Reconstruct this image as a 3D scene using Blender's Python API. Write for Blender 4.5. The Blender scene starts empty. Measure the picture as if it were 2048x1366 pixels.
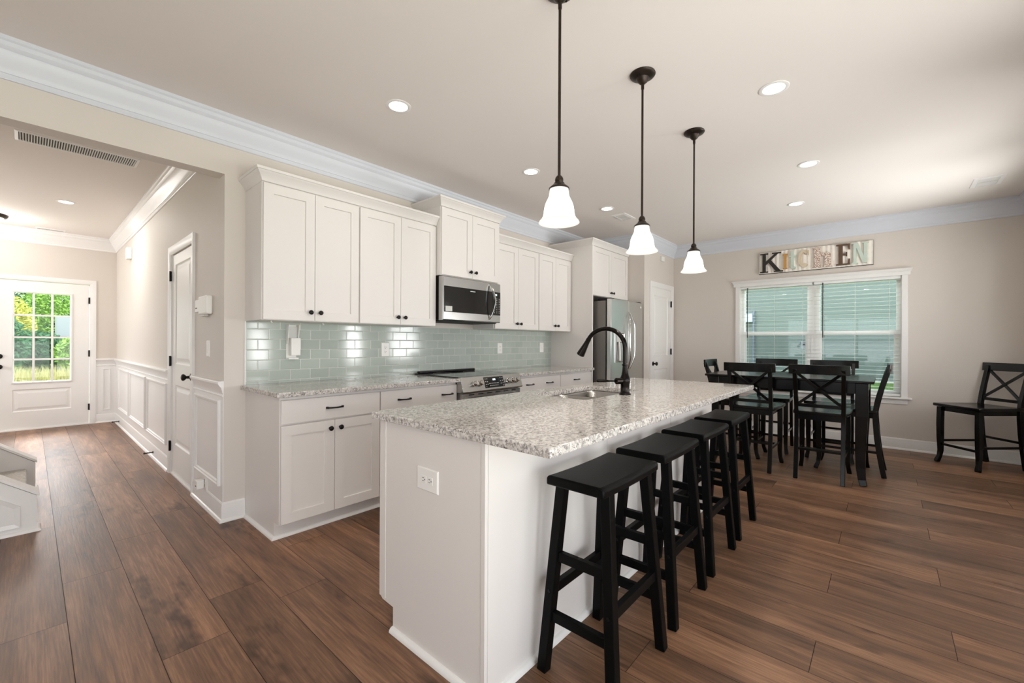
import bpy, math, random
from mathutils import Vector, Matrix

scene = bpy.context.scene
COL = scene.collection
random.seed(7)

# ------------------------------------------------------------------ camera, world, light, exposure
TH = math.radians(41.33)
ROLL = 0.0048
cam_data = bpy.data.cameras.new('camera')
cam_data.sensor_width = 36.0
cam_data.lens = 849.0 / 2048.0 * 36.0
cam_data.shift_y = 1.6 / 2048.0
cam_data.clip_start = 0.05
cam_data.clip_end = 200
cam = bpy.data.objects.new('camera', cam_data)
COL.objects.link(cam)
_f = Vector((math.cos(TH), math.sin(TH), 0)); _r = Vector((math.sin(TH), -math.cos(TH), 0)); _u = Vector((0, 0, 1))
_m = Matrix((( _r.x, _u.x, -_f.x), (_r.y, _u.y, -_f.y), (_r.z, _u.z, -_f.z))) @ Matrix.Rotation(ROLL, 3, 'Z')
cam.matrix_world = Matrix.Translation((0, 0, 1.222)) @ _m.to_4x4()
scene.camera = cam

scene.view_settings.view_transform = 'Standard'
scene.view_settings.look = 'None'
scene.view_settings.gamma = 1.0
scene.view_settings.use_curve_mapping = False
scene.view_settings.exposure = 0.0
scene.cycles.use_denoising = True
scene.cycles.max_bounces = 10
scene.cycles.diffuse_bounces = 6
scene.cycles.transparent_max_bounces = 16
scene.cycles.sample_clamp_indirect = 6.0

world = bpy.data.worlds.new('sky'); scene.world = world
world.use_nodes = True
wn = world.node_tree.nodes; wl = world.node_tree.links
wbg = wn['Background']; wbg.inputs[0].default_value = (0.88, 0.93, 1.0, 1); wbg.inputs[1].default_value = 3.0

def area_light(name, loc, target, sx, sy, power, color=(1, 1, 1), spread=180):
    l = bpy.data.lights.new(name, 'AREA'); l.shape = 'RECTANGLE'; l.size = sx; l.size_y = sy
    l.energy = power; l.color = color; l.spread = math.radians(spread)
    o = bpy.data.objects.new(name, l); COL.objects.link(o)
    o.location = loc
    d = Vector(target) - Vector(loc)
    o.rotation_euler = d.to_track_quat('-Z', 'Y').to_euler()
    return o

sun = bpy.data.lights.new('sun', 'SUN'); sun.energy = 1.1; sun.angle = math.radians(3); sun.color = (1, .95, .86)
suno = bpy.data.objects.new('sun', sun); COL.objects.link(suno)
suno.rotation_euler = Vector((1.0, 0.35, -1.05)).to_track_quat('-Z', 'Y').to_euler()

# area lamps standing in for daylight at the windows, some of them invented (placed outdoors, above or beside each opening)
area_light('daylight_entry', (0.35, 11.4, 3.6), (0.15, 6.2, 0.2), 3.2, 2.0, 980, (1, .97, .97))
area_light('fill_foyer', (-2.6, 7.2, 1.3), (0.4, 6.6, 1.7), 2.3, 1.3, 40, (1, .985, .98))  # added hall fill, shining through the invented stair-hall window
area_light('daylight_dining', (8.4, 0.7, 3.3), (6.2, 0.7, 1.0), 2.6, 1.0, 130, (1, .98, .98))
area_light('daylight_patio', (5.4, -1.9, 1.0), (4.6, .4, 2.5), 1.5, 1.6, 190, (1, .975, .985))
area_light('daylight_side', (4.2, -1.9, 1.0), (3.4, .4, 2.5), .9, 1.6, 115, (1, .975, .985))
area_light('daylight_near', (2.5, -1.9, 1.0), (2.5, .4, 2.5), .9, 1.6, 115, (1, .975, .985))
area_light('fill_door', (.5, -1.75, .6), (1.0, .3, 2.6), 2.7, 1.6, 68, (1, .975, .985), 130)  # added frontal fill through the invented glass door
area_light('fill_living_side', (-2.4, -1.75, .9), (-1.8, .6, 2.7), 2.4, 1.4, 42, (1, .975, .985), 110)  # extra fill from behind the camera, through an invented side window
area_light('fill_living', (-5.3, 1.2, .7), (-2.5, 1.2, 2.7), 3.0, 1.3, 10, (1, .975, .985), 110)  # weak added fill through the invented window in the end wall

# ------------------------------------------------------------------ materials
def lin(c):
    out = []
    for v in c:
        v /= 255.0
        out.append(v / 12.92 if v <= 0.04045 else ((v + 0.055) / 1.055) ** 2.4)
    return tuple(out) + (1.0,)

def new_mat(name):
    m = bpy.data.materials.new(name); m.use_nodes = True
    nt = m.node_tree
    return m, nt.nodes, nt.links, nt.nodes['Principled BSDF']

def pbr(name, rgb, rough=0.5, metal=0.0, spec=0.5, coat=0.0, noise=0.0, nscale=8.0, bump=0.0, bscale=200.0):
    m, n, l, b = new_mat(name)
    c = lin(rgb)
    b.inputs['Base Color'].default_value = c
    b.inputs['Roughness'].default_value = rough
    b.inputs['Metallic'].default_value = metal
    b.inputs['Specular IOR Level'].default_value = spec
    b.inputs['Coat Weight'].default_value = coat
    b.inputs['Coat Roughness'].default_value = 0.08
    tc = n.new('ShaderNodeTexCoord')
    if noise > 0:
        t = n.new('ShaderNodeTexNoise'); t.inputs['Scale'].default_value = nscale
        l.new(tc.outputs['Object'], t.inputs['Vector'])
        mx = n.new('ShaderNodeMix'); mx.data_type = 'RGBA'
        mx.inputs[6].default_value = tuple(v * (1 - noise) for v in c[:3]) + (1,)
        mx.inputs[7].default_value = tuple(min(1, v * (1 + noise)) for v in c[:3]) + (1,)
        l.new(t.outputs['Fac'], mx.inputs[0]); l.new(mx.outputs[2], b.inputs['Base Color'])
    if bump > 0:
        t2 = n.new('ShaderNodeTexNoise'); t2.inputs['Scale'].default_value = bscale
        l.new(tc.outputs['Object'], t2.inputs['Vector'])
        bp = n.new('ShaderNodeBump'); bp.inputs['Strength'].default_value = bump; bp.inputs['Distance'].default_value = 0.002
        l.new(t2.outputs['Fac'], bp.inputs['Height']); l.new(bp.outputs[0], b.inputs['Normal'])
    return m

def emis(name, rgb, strength):
    m = bpy.data.materials.new(name); m.use_nodes = True
    n = m.node_tree.nodes; l = m.node_tree.links
    n.remove(n['Principled BSDF'])
    e = n.new('ShaderNodeEmission'); e.inputs[0].default_value = lin(rgb); e.inputs[1].default_value = strength
    l.new(e.outputs[0], n['Material Output'].inputs[0])
    return m

def glass_mat(name, tint=(1, 1, 1), refl=0.06):
    m = bpy.data.materials.new(name); m.use_nodes = True
    n = m.node_tree.nodes; l = m.node_tree.links
    n.remove(n['Principled BSDF'])
    t = n.new('ShaderNodeBsdfTransparent'); t.inputs[0].default_value = tint + (1,)
    g = n.new('ShaderNodeBsdfGlossy'); g.inputs['Roughness'].default_value = 0.0
    mx = n.new('ShaderNodeMixShader'); mx.inputs[0].default_value = refl
    l.new(t.outputs[0], mx.inputs[1]); l.new(g.outputs[0], mx.inputs[2]); l.new(mx.outputs[0], n['Material Output'].inputs[0])
    return m

M = {}
M['wall'] = pbr('greige_wall_paint', (215, 207, 199), .62, bump=.05, bscale=350)
M['ceiling'] = pbr('ceiling_paint', (231, 224, 219), .8, bump=.05, bscale=300)
M['trim'] = pbr('white_trim_paint', (235, 233, 231), .32)
M['crown'] = pbr('crown_white_paint', (214, 217, 225), .4)
M['cabinet'] = pbr('cabinet_white_paint', (226, 221, 217), .38)
M['door'] = pbr('door_white_paint', (238, 236, 233), .35)
M['plastic'] = pbr('white_plastic', (240, 238, 234), .35)
M['plastic_grey'] = pbr('pale_grey_plastic', (205, 205, 200), .4)
M['dark_slot'] = pbr('dark_recess', (20, 19, 18), .7)
M['grey_slot'] = pbr('vent_recess', (96, 92, 88), .8)
M['bronze'] = pbr('oil_rubbed_bronze', (52, 43, 37), .38, metal=.75, noise=.2, nscale=30)
M['black_metal'] = pbr('black_hardware', (24, 21, 20), .34, metal=.5)
M['faucet'] = pbr('dark_bronze_faucet', (34, 30, 28), .16, metal=.85)
M['black_wood'] = pbr('black_lacquered_wood', (10, 9, 9), .2, spec=.32, coat=.0, noise=.25, nscale=14)
M['stool_wood'] = pbr('black_painted_wood', (10, 10, 10), .42, spec=.09, noise=.25, nscale=14)
M['worn'] = pbr('worn_edge_paint', (150, 140, 128), .5)
M['steel'] = pbr('brushed_stainless_steel', (178, 176, 173), .27, metal=1.0, bump=.03, bscale=120)
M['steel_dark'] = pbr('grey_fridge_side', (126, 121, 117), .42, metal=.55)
M['fridge'] = pbr('fridge_stainless', (218, 218, 217), .28, metal=1.0)
M['chrome'] = pbr('polished_steel', (205, 203, 200), .08, metal=1.0)
M['black_glass'] = pbr('black_glass', (9, 9, 10), .05, spec=.6)
M['mw_glass'] = pbr('microwave_window', (34, 34, 34), .06, spec=.6)
M['display'] = emis('lit_display', (225, 240, 245), 1.2)
M['key_print'] = pbr('panel_print', (190, 190, 188), .5)
M['shade'] = emis('lit_white_glass', (255, 250, 242), 2.6)
M['lens'] = emis('recessed_lamp_lens', (255, 250, 240), 9.0)
M['dome'] = emis('lit_frosted_dome', (255, 244, 226), 3.0)
M['carpet'] = pbr('cream_carpet', (212, 208, 202), .95, noise=.45, nscale=70, bump=1.0, bscale=160)
M['pane'] = glass_mat('window_glass', (.93, .98, .965), .03)
M['clear_pane'] = glass_mat('clear_window_glass', (.97, .98, .975), .015)
M['screen'] = glass_mat('insect_screen', (.78, .79, .80), .0)
M['blind'] = pbr('white_blind_slat', (238, 240, 238), .45)
M['sticker'] = pbr('white_sticker', (205, 220, 232), .6)
M['sticker_ink'] = pbr('sticker_ink', (70, 80, 95), .6)
M['lawn'] = pbr('lawn_grass', (96, 128, 62), .9, noise=.45, nscale=14)
M['leaf_a'] = pbr('bright_leaves', (150, 190, 88), .7, noise=.3, nscale=3)
M['leaf_b'] = pbr('deep_green_leaves', (76, 128, 84), .7, noise=.35, nscale=3)
M['leaf_c'] = pbr('yellow_green_leaves', (214, 214, 104), .7, noise=.25, nscale=3)
M['straw'] = pbr('dry_tall_grass', (206, 200, 142), .9, noise=.3, nscale=5)
M['bark'] = pbr('tree_bark', (84, 68, 52), .9, noise=.3, nscale=20)
M['siding_white'] = pbr('white_house_siding', (176, 184, 186), .6)
M['meter'] = pbr('pale_meter_box', (205, 216, 232), .5)
M['conduit'] = pbr('grey_conduit', (120, 130, 150), .5)
M['letter_black'] = pbr('sign_black_paint', (42, 36, 31), .7)
M['letter_brown'] = pbr('sign_brown_paint', (92, 70, 54), .7)
M['letter_ochre'] = pbr('sign_ochre_paint', (194, 144, 72), .7)
M['letter_mint'] = pbr('sign_mint_paint', (198, 212, 200), .7, noise=.08, nscale=40)
M['letter_cream'] = pbr('sign_cream_paint', (214, 198, 172), .7, noise=.1, nscale=40)
M['sign_back'] = pbr('corrugated_cream_metal', (236, 229, 220), .6, noise=.12, nscale=25)
M['sign_edge'] = pbr('sign_dark_edge', (62, 54, 48), .7)

def speckled():
    m, n, l, b = new_mat('sign_speckled_paint')
    tc = n.new('ShaderNodeTexCoord'); t = n.new('ShaderNodeTexNoise'); t.inputs['Scale'].default_value = 90
    l.new(tc.outputs['Object'], t.inputs[0])
    r = n.new('ShaderNodeValToRGB'); r.color_ramp.elements[0].position = .46; r.color_ramp.elements[1].position = .54
    r.color_ramp.elements[0].color = lin((160, 122, 104)); r.color_ramp.elements[1].color = lin((236, 226, 216))
    l.new(t.outputs['Fac'], r.inputs[0]); l.new(r.outputs[0], b.inputs['Base Color']); b.inputs['Roughness'].default_value = .7
    return m
M['letter_speckle'] = speckled()

def lit_glass():
    m = emis('lit_white_glass', (255, 249, 240), 1.0)
    n = m.node_tree.nodes; l = m.node_tree.links; e = n['Emission']
    tc = n.new('ShaderNodeTexCoord'); sp = n.new('ShaderNodeSeparateXYZ'); r = n.new('ShaderNodeValToRGB')
    mr = n.new('ShaderNodeMapRange'); mr.inputs['From Min'].default_value = 1.732 - 2.73; mr.inputs['From Max'].default_value = 1.88 - 2.73
    l.new(tc.outputs['Object'], sp.inputs[0]); l.new(sp.outputs['Z'], mr.inputs['Value']); l.new(mr.outputs[0], r.inputs[0])
    cr = r.color_ramp
    for k, (p, v) in enumerate(((0, .46), (.30, .98), (.72, .9), (1.0, .42))):
        el = cr.elements[k] if k < 2 else cr.elements.new(p)
        el.position = p; el.color = (v, v, v, 1)
    mu = n.new('ShaderNodeMath'); mu.operation = 'MULTIPLY'; mu.inputs[1].default_value = 2.2
    l.new(r.outputs[0], mu.inputs[0]); l.new(mu.outputs[0], e.inputs[1])
    return m
M['shade'] = lit_glass()

def granite():
    m, n, l, b = new_mat('speckled_grey_granite')
    tc = n.new('ShaderNodeTexCoord')
    def vor(scale):
        v = n.new('ShaderNodeTexVoronoi'); v.inputs['Scale'].default_value = scale; v.inputs['Randomness'].default_value = 1
        nz = n.new('ShaderNodeTexNoise'); nz.inputs['Scale'].default_value = scale * .8; nz.inputs['Detail'].default_value = 3
        l.new(tc.outputs['Object'], nz.inputs['Vector'])
        mm = n.new('ShaderNodeMix'); mm.data_type = 'RGBA'; mm.blend_type = 'LINEAR_LIGHT'; mm.inputs[0].default_value = .012
        l.new(tc.outputs['Object'], mm.inputs[6]); l.new(nz.outputs['Color'], mm.inputs[7])
        l.new(mm.outputs[2], v.inputs['Vector'])
        return v
    v1 = vor(125)
    sep = n.new('ShaderNodeSeparateColor'); l.new(v1.outputs['Color'], sep.inputs[0])
    r1 = n.new('ShaderNodeValToRGB'); cr = r1.color_ramp; cr.interpolation = 'CONSTANT'
    cr.elements[0].position = 0; cr.elements[0].color = lin((66, 61, 58))
    cr.elements[1].position = .12; cr.elements[1].color = lin((118, 112, 107))
    for p, c in ((.28, (168, 161, 154)), (.42, (206, 201, 197)), (.62, (226, 221, 217)), (.84, (190, 182, 175))):
        e = cr.elements.new(p); e.color = lin(c)
    l.new(sep.outputs[0], r1.inputs[0])
    v2 = vor(250)
    sep2 = n.new('ShaderNodeSeparateColor'); l.new(v2.outputs['Color'], sep2.inputs[0])
    r2 = n.new('ShaderNodeValToRGB'); c2 = r2.color_ramp; c2.interpolation = 'CONSTANT'
    c2.elements[0].position = 0; c2.elements[0].color = lin((88, 82, 78)); c2.elements[1].position = .16; c2.elements[1].color = lin((205, 200, 196))
    e = c2.elements.new(.6); e.color = lin((224, 219, 215))
    l.new(sep2.outputs[1], r2.inputs[0])
    mx = n.new('ShaderNodeMix'); mx.data_type = 'RGBA'; mx.inputs[0].default_value = .42
    l.new(r1.outputs[0], mx.inputs[6]); l.new(r2.outputs[0], mx.inputs[7]); l.new(mx.outputs[2], b.inputs['Base Color'])
    b.inputs['Roughness'].default_value = .07; b.inputs['Specular IOR Level'].default_value = .6
    return m
M['granite'] = granite()

def tile():
    m, n, l, b = new_mat('sage_glass_subway_tile')
    tc = n.new('ShaderNodeTexCoord')
    mp = n.new('ShaderNodeMapping'); mp.vector_type = 'POINT'
    mp.inputs['Location'].default_value = (-1.509 + .147 * 10, -.915, 0)
    sp = n.new('ShaderNodeSeparateXYZ'); cb = n.new('ShaderNodeCombineXYZ')
    l.new(tc.outputs['Object'], sp.inputs[0]); l.new(sp.outputs['X'], cb.inputs['X']); l.new(sp.outputs['Z'], cb.inputs['Y'])
    l.new(cb.outputs[0], mp.inputs[0])
    br = n.new('ShaderNodeTexBrick'); br.offset = .5; br.offset_frequency = 2; br.squash = 1
    br.inputs['Scale'].default_value = 1.0; br.inputs['Brick Width'].default_value = .147; br.inputs['Row Height'].default_value = .0745
    br.inputs['Mortar Size'].default_value = .0019; br.inputs['Mortar Smooth'].default_value = .15; br.inputs['Bias'].default_value = 0
    br.inputs['Color1'].default_value = lin((174, 183, 175)); br.inputs['Color2'].default_value = lin((184, 192, 184)); br.inputs['Mortar'].default_value = lin((220, 222, 216))
    l.new(mp.outputs[0], br.inputs['Vector']); l.new(br.outputs['Color'], b.inputs['Base Color'])
    br2 = n.new('ShaderNodeTexBrick'); br2.offset = .5; br2.offset_frequency = 2
    for k, v in (('Scale', 1.0), ('Brick Width', .147), ('Row Height', .0745), ('Mortar Size', .0045), ('Mortar Smooth', 1.0)): br2.inputs[k].default_value = v
    l.new(mp.outputs[0], br2.inputs['Vector'])
    inv = n.new('ShaderNodeMath'); inv.operation = 'SUBTRACT'; inv.inputs[0].default_value = 1; l.new(br2.outputs['Fac'], inv.inputs[1])
    bp = n.new('ShaderNodeBump'); bp.inputs['Strength'].default_value = .6; bp.inputs['Distance'].default_value = .003
    l.new(inv.outputs[0], bp.inputs['Height']); l.new(bp.outputs[0], b.inputs['Normal'])
    b.inputs['Roughness'].default_value = .09; b.inputs['Specular IOR Level'].default_value = .38
    return m
M['tile'] = tile()

def plank_floor():
    m, n, l, b = new_mat('dark_oak_planks')
    at = n.new('ShaderNodeAttribute'); at.attribute_name = 'plank'
    tc = n.new('ShaderNodeTexCoord')
    sc = n.new('ShaderNodeVectorMath'); sc.operation = 'MULTIPLY'; sc.inputs[1].default_value = (1, .11, 1)
    l.new(tc.outputs['Object'], sc.inputs[0])
    of = n.new('ShaderNodeVectorMath'); of.operation = 'MULTIPLY_ADD'
    cb = n.new('ShaderNodeCombineXYZ'); l.new(at.outputs['Fac'], cb.inputs[0]); l.new(at.outputs['Fac'], cb.inputs[1]); l.new(at.outputs['Fac'], cb.inputs[2])
    of.inputs[1].default_value = (31, 17, 23)
    l.new(cb.outputs[0], of.inputs[0]); l.new(sc.outputs[0], of.inputs[2])
    # broad figure
    n1 = n.new('ShaderNodeTexNoise'); n1.inputs['Scale'].default_value = 9; n1.inputs['Detail'].default_value = 5; n1.inputs['Roughness'].default_value = .6; n1.inputs['Distortion'].default_value = .5
    l.new(of.outputs[0], n1.inputs['Vector'])
    # fine grain
    n2 = n.new('ShaderNodeTexNoise'); n2.inputs['Scale'].default_value = 115; n2.inputs['Detail'].default_value = 5; n2.inputs['Roughness'].default_value = .65; n2.inputs['Distortion'].default_value = .35
    gs = n.new('ShaderNodeVectorMath'); gs.operation = 'MULTIPLY'; gs.inputs[1].default_value = (1, .33, 1); l.new(of.outputs[0], gs.inputs[0])
    l.new(gs.outputs[0], n2.inputs['Vector'])
    # knots
    ks = n.new('ShaderNodeVectorMath'); ks.operation = 'MULTIPLY'; ks.inputs[1].default_value = (1, 3.2, 1); l.new(of.outputs[0], ks.inputs[0])
    n3 = n.new('ShaderNodeTexNoise'); n3.inputs['Scale'].default_value = 4.2; n3.inputs['Detail'].default_value = 4; n3.inputs['Roughness'].default_value = .7
    l.new(ks.outputs[0], n3.inputs['Vector'])
    r = n.new('ShaderNodeValToRGB'); cr = r.color_ramp
    cr.elements[0].position = .30; cr.elements[0].color = lin((66, 47, 36))
    cr.elements[1].position = .72; cr.elements[1].color = lin((164, 124, 95))
    e = cr.elements.new(.5); e.color = lin((114, 82, 60))
    mx = n.new('ShaderNodeMath'); mx.operation = 'MULTIPLY_ADD'; mx.inputs[1].default_value = .5; l.new(n2.outputs['Fac'], mx.inputs[0])
    s2 = n.new('ShaderNodeMath'); s2.operation = 'MULTIPLY_ADD'; s2.inputs[1].default_value = .62; s2.inputs[2].default_value = -.06; l.new(n1.outputs['Fac'], s2.inputs[0]); l.new(s2.outputs[0], mx.inputs[2])
    l.new(mx.outputs[0], r.inputs[0])
    kr = n.new('ShaderNodeValToRGB'); kr.color_ramp.elements[0].position = .57; kr.color_ramp.elements[1].position = .69
    kr.color_ramp.elements[0].color = (1, 1, 1, 1); kr.color_ramp.elements[1].color = (.34, .30, .28, 1)
    l.new(n3.outputs['Fac'], kr.inputs[0])
    mk = n.new('ShaderNodeMix'); mk.data_type = 'RGBA'; mk.blend_type = 'MULTIPLY'; mk.inputs[0].default_value = 1
    l.new(r.outputs[0], mk.inputs[6]); l.new(kr.outputs[0], mk.inputs[7])
    hv = n.new('ShaderNodeHueSaturation'); l.new(mk.outputs[2], hv.inputs['Color'])
    vr = n.new('ShaderNodeMapRange'); vr.inputs['To Min'].default_value = .86; vr.inputs['To Max'].default_value = 1.34; l.new(at.outputs['Fac'], vr.inputs['Value']); l.new(vr.outputs[0], hv.inputs['Value'])
    l.new(hv.outputs[0], b.inputs['Base Color'])
    rr = n.new('ShaderNodeMapRange'); rr.inputs['To Min'].default_value = .32; rr.inputs['To Max'].default_value = .50; l.new(n2.outputs['Fac'], rr.inputs['Value']); l.new(rr.outputs[0], b.inputs['Roughness'])
    b.inputs['Specular IOR Level'].default_value = .42
    bp = n.new('ShaderNodeBump'); bp.inputs['Strength'].default_value = .35; bp.inputs['Distance'].default_value = .002
    l.new(n2.outputs['Fac'], bp.inputs['Height']); l.new(bp.outputs[0], b.inputs['Normal'])
    return m
M['floor'] = plank_floor()

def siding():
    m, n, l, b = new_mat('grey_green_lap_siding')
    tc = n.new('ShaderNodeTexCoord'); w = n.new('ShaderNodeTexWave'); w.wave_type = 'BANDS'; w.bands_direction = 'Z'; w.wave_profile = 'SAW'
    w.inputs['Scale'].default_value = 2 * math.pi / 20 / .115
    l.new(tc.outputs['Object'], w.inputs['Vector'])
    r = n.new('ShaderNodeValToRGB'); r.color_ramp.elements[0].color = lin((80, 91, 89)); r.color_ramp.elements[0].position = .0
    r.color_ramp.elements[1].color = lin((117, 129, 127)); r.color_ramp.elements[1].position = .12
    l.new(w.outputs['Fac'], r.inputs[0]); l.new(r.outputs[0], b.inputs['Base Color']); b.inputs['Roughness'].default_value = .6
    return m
M['siding'] = siding()

# ------------------------------------------------------------------ mesh helpers
ROOTLOC = {}
def frame(origin, face):
    """local x,y,z -> right, up, outward for a vertical face looking toward 'face'"""
    ax = {'-Y': ((1, 0, 0), (0, 0, 1), (0, -1, 0)), '+Y': ((-1, 0, 0), (0, 0, 1), (0, 1, 0)),
          '-X': ((0, -1, 0), (0, 0, 1), (-1, 0, 0)), '+X': ((0, 1, 0), (0, 0, 1), (1, 0, 0)),
          '-Z': ((1, 0, 0), (0, -1, 0), (0, 0, -1)), '+Z': ((1, 0, 0), (0, 1, 0), (0, 0, 1))}[face]
    m = Matrix(((ax[0][0], ax[1][0], ax[2][0], origin[0]), (ax[0][1], ax[1][1], ax[2][1], origin[1]),
                (ax[0][2], ax[1][2], ax[2][2], origin[2]), (0, 0, 0, 1)))
    return m

class MB:
    def __init__(s, T=None):
        s.v = []; s.f = []; s.T = T or Matrix()
    def add(s, vs, fs):
        k = len(s.v)
        s.v += [s.T @ Vector(p) for p in vs]
        s.f += [tuple(i + k for i in f) for f in fs]
        return s
    def box(s, x0, y0, z0, x1, y1, z1):
        x0, x1 = sorted((x0, x1)); y0, y1 = sorted((y0, y1)); z0, z1 = sorted((z0, z1))
        return s.add([(x0, y0, z0), (x1, y0, z0), (x1, y1, z0), (x0, y1, z0), (x0, y0, z1), (x1, y0, z1), (x1, y1, z1), (x0, y1, z1)],
                     [(3, 2, 1, 0), (4, 5, 6, 7), (0, 1, 5, 4), (1, 2, 6, 5), (2, 3, 7, 6), (3, 0, 4, 7)])
    def hexa(s, b, t):
        return s.add(list(b) + list(t), [(3, 2, 1, 0), (4, 5, 6, 7), (0, 1, 5, 4), (1, 2, 6, 5), (2, 3, 7, 6), (3, 0, 4, 7)])
    def rings(s, x0, y0, x1, y1, steps, back=0.0):
        """nested rectangles in local xy: steps = (inset, z); back face at z=back"""
        vs = [(x0, y0, back), (x1, y0, back), (x1, y1, back), (x0, y1, back)]; fs = [(3, 2, 1, 0)]
        for ins, z in steps:
            vs += [(x0 + ins, y0 + ins, z), (x1 - ins, y0 + ins, z), (x1 - ins, y1 - ins, z), (x0 + ins, y1 - ins, z)]
            k = len(vs) - 8
            for i in range(4):
                j = (i + 1) % 4
                fs.append((k + i, k + j, k + 4 + j, k + 4 + i))
        k = len(vs) - 4; fs.append((k, k + 1, k + 2, k + 3))
        return s.add(vs, fs)
    def rframe(s, x0, y0, x1, y1, prof):
        """closed picture-frame moulding; prof = list of (inset, z), open section"""
        vs = []; fs = []
        for ins, z in prof:
            vs += [(x0 + ins, y0 + ins, z), (x1 - ins, y0 + ins, z), (x1 - ins, y1 - ins, z), (x0 + ins, y1 - ins, z)]
        for k in range(len(prof) - 1):
            for i in range(4):
                j = (i + 1) % 4
                fs.append((4 * k + i, 4 * k + j, 4 * k + 4 + j, 4 * k + 4 + i))
        return s.add(vs, fs)
    def prism(s, poly, z0, z1):
        n = len(poly)
        vs = [(x, y, z0) for x, y in poly] + [(x, y, z1) for x, y in poly]
        fs = [tuple(range(n - 1, -1, -1)), tuple(range(n, 2 * n))] + [(i, (i + 1) % n, n + (i + 1) % n, n + i) for i in range(n)]
        return s.add(vs, fs)
    def lathe(s, prof, c=(0, 0, 0), n=24, cap0=True, cap1=True):
        vs = []; fs = []
        for r, z in prof:
            for i in range(n):
                a = 2 * math.pi * i / n
                vs.append((c[0] + r * math.cos(a), c[1] + r * math.sin(a), c[2] + z))
        for k in range(len(prof) - 1):
            for i in range(n):
                j = (i + 1) % n
                fs.append((k * n + i, k * n + j, (k + 1) * n + j, (k + 1) * n + i))
        if cap0: fs.append(tuple(range(n - 1, -1, -1)))
        if cap1: fs.append(tuple((len(prof) - 1) * n + i for i in range(n)))
        return s.add(vs, fs)
    def tube(s, pts, rad, n=12, square=False, ref=None):
        """swept tube; rad a number, a list, or (a,b) half sizes when square"""
        P = [Vector(p) for p in pts]; N = len(P)
        tang = []
        for i in range(N):
            t = (P[min(i + 1, N - 1)] - P[max(i - 1, 0)]); tang.append(t.normalized())
        up = Vector(ref) if ref else (Vector((0, 0, 1)) if abs(tang[0].z) < .9 else Vector((1, 0, 0)))
        vs = []; fs = []
        side = None
        for i in range(N):
            t = tang[i]
            if side is None: side = t.cross(up).normalized()
            else: side = (side - t * side.dot(t)).normalized()
            b = side.cross(t).normalized()
            if square:
                a, c = rad[i] if isinstance(rad, list) else rad
                offs = [(-a, -c), (a, -c), (a, c), (-a, c)]
            else:
                r = rad[i] if isinstance(rad, (list, tuple)) else rad
                offs = [(r * math.cos(2 * math.pi * k / n), r * math.sin(2 * math.pi * k / n)) for k in range(n)]
            m = len(offs)
            vs += [P[i] + side * o[0] + b * o[1] for o in offs]
        for i in range(N - 1):
            for k in range(m):
                j = (k + 1) % m
                fs.append((i * m + k, (i + 1) * m + k, (i + 1) * m + j, i * m + j))
        fs.append(tuple(range(m))); fs.append(tuple((N - 1) * m + k for k in range(m - 1, -1, -1)))
        return s.add(vs, fs)
    def sweep(s, path, prof, closed=False):
        """moulding along plan path; prof = (offset to the right of travel, z), closed section"""
        n = len(path); secs = []
        for i in range(n):
            p = Vector(path[i])
            d0 = (p - Vector(path[i - 1])).normalized() if (i > 0 or closed) else None
            d1 = (Vector(path[(i + 1) % n]) - p).normalized() if (i < n - 1 or closed) else None
            if d0 is None: d0 = d1
            if d1 is None: d1 = d0
            n0 = Vector((d0.y, -d0.x)); n1 = Vector((d1.y, -d1.x))
            mm = (n0 + n1); mm = mm / max(mm.dot(n0), 1e-6)
            secs.append([(p.x + mm.x * o, p.y + mm.y * o, z) for o, z in prof])
        m = len(prof); vs = [v for sec in secs for v in sec]; fs = []
        for i in range(n if closed else n - 1):
            a = i * m; b = ((i + 1) % n) * m
            for k in range(m):
                j = (k + 1) % m
                fs.append((a + k, a + j, b + j, b + k))
        if not closed:
            fs.append(tuple(range(m - 1, -1, -1))); fs.append(tuple((n - 1) * m + k for k in range(m)))
        return s.add(vs, fs)
    def build(s, name, mat, parent=None, bevel=0, smooth=False, label=None, angle=40, seg=2, subsurf=0, origin=None):
        loc = ROOTLOC.get(parent.name, Vector((0, 0, 0))) if parent else Vector((0, 0, 0))
        if parent is None and origin == 'base':
            xs = [v.x for v in s.v]; ys = [v.y for v in s.v]; zs = [v.z for v in s.v]
            loc = Vector(((min(xs) + max(xs)) / 2, (min(ys) + max(ys)) / 2, min(zs)))
        me = bpy.data.meshes.new(name)
        me.from_pydata([tuple(v - loc) for v in s.v], [], s.f)
        me.update()
        import bmesh
        bm = bmesh.new(); bm.from_mesh(me); bmesh.ops.recalc_face_normals(bm, faces=bm.faces); bm.to_mesh(me); bm.free()
        me.materials.append(M[mat] if isinstance(mat, str) else mat)
        if smooth:
            me.shade_smooth()
            me.set_sharp_from_angle(angle=math.radians(angle))
        o = bpy.data.objects.new(name, me); COL.objects.link(o)
        if parent:
            o.parent = parent
            ROOTLOC[o.name] = loc
        elif origin == 'base':
            o.location = loc; ROOTLOC[o.name] = loc
        if bevel:
            bv = o.modifiers.new('bevel', 'BEVEL'); bv.width = bevel; bv.segments = seg; bv.limit_method = 'ANGLE'; bv.angle_limit = math.radians(35)
        if subsurf:
            sb = o.modifiers.new('sub', 'SUBSURF'); sb.levels = subsurf; sb.render_levels = subsurf
        if label: o['label'] = label
        return o

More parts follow.
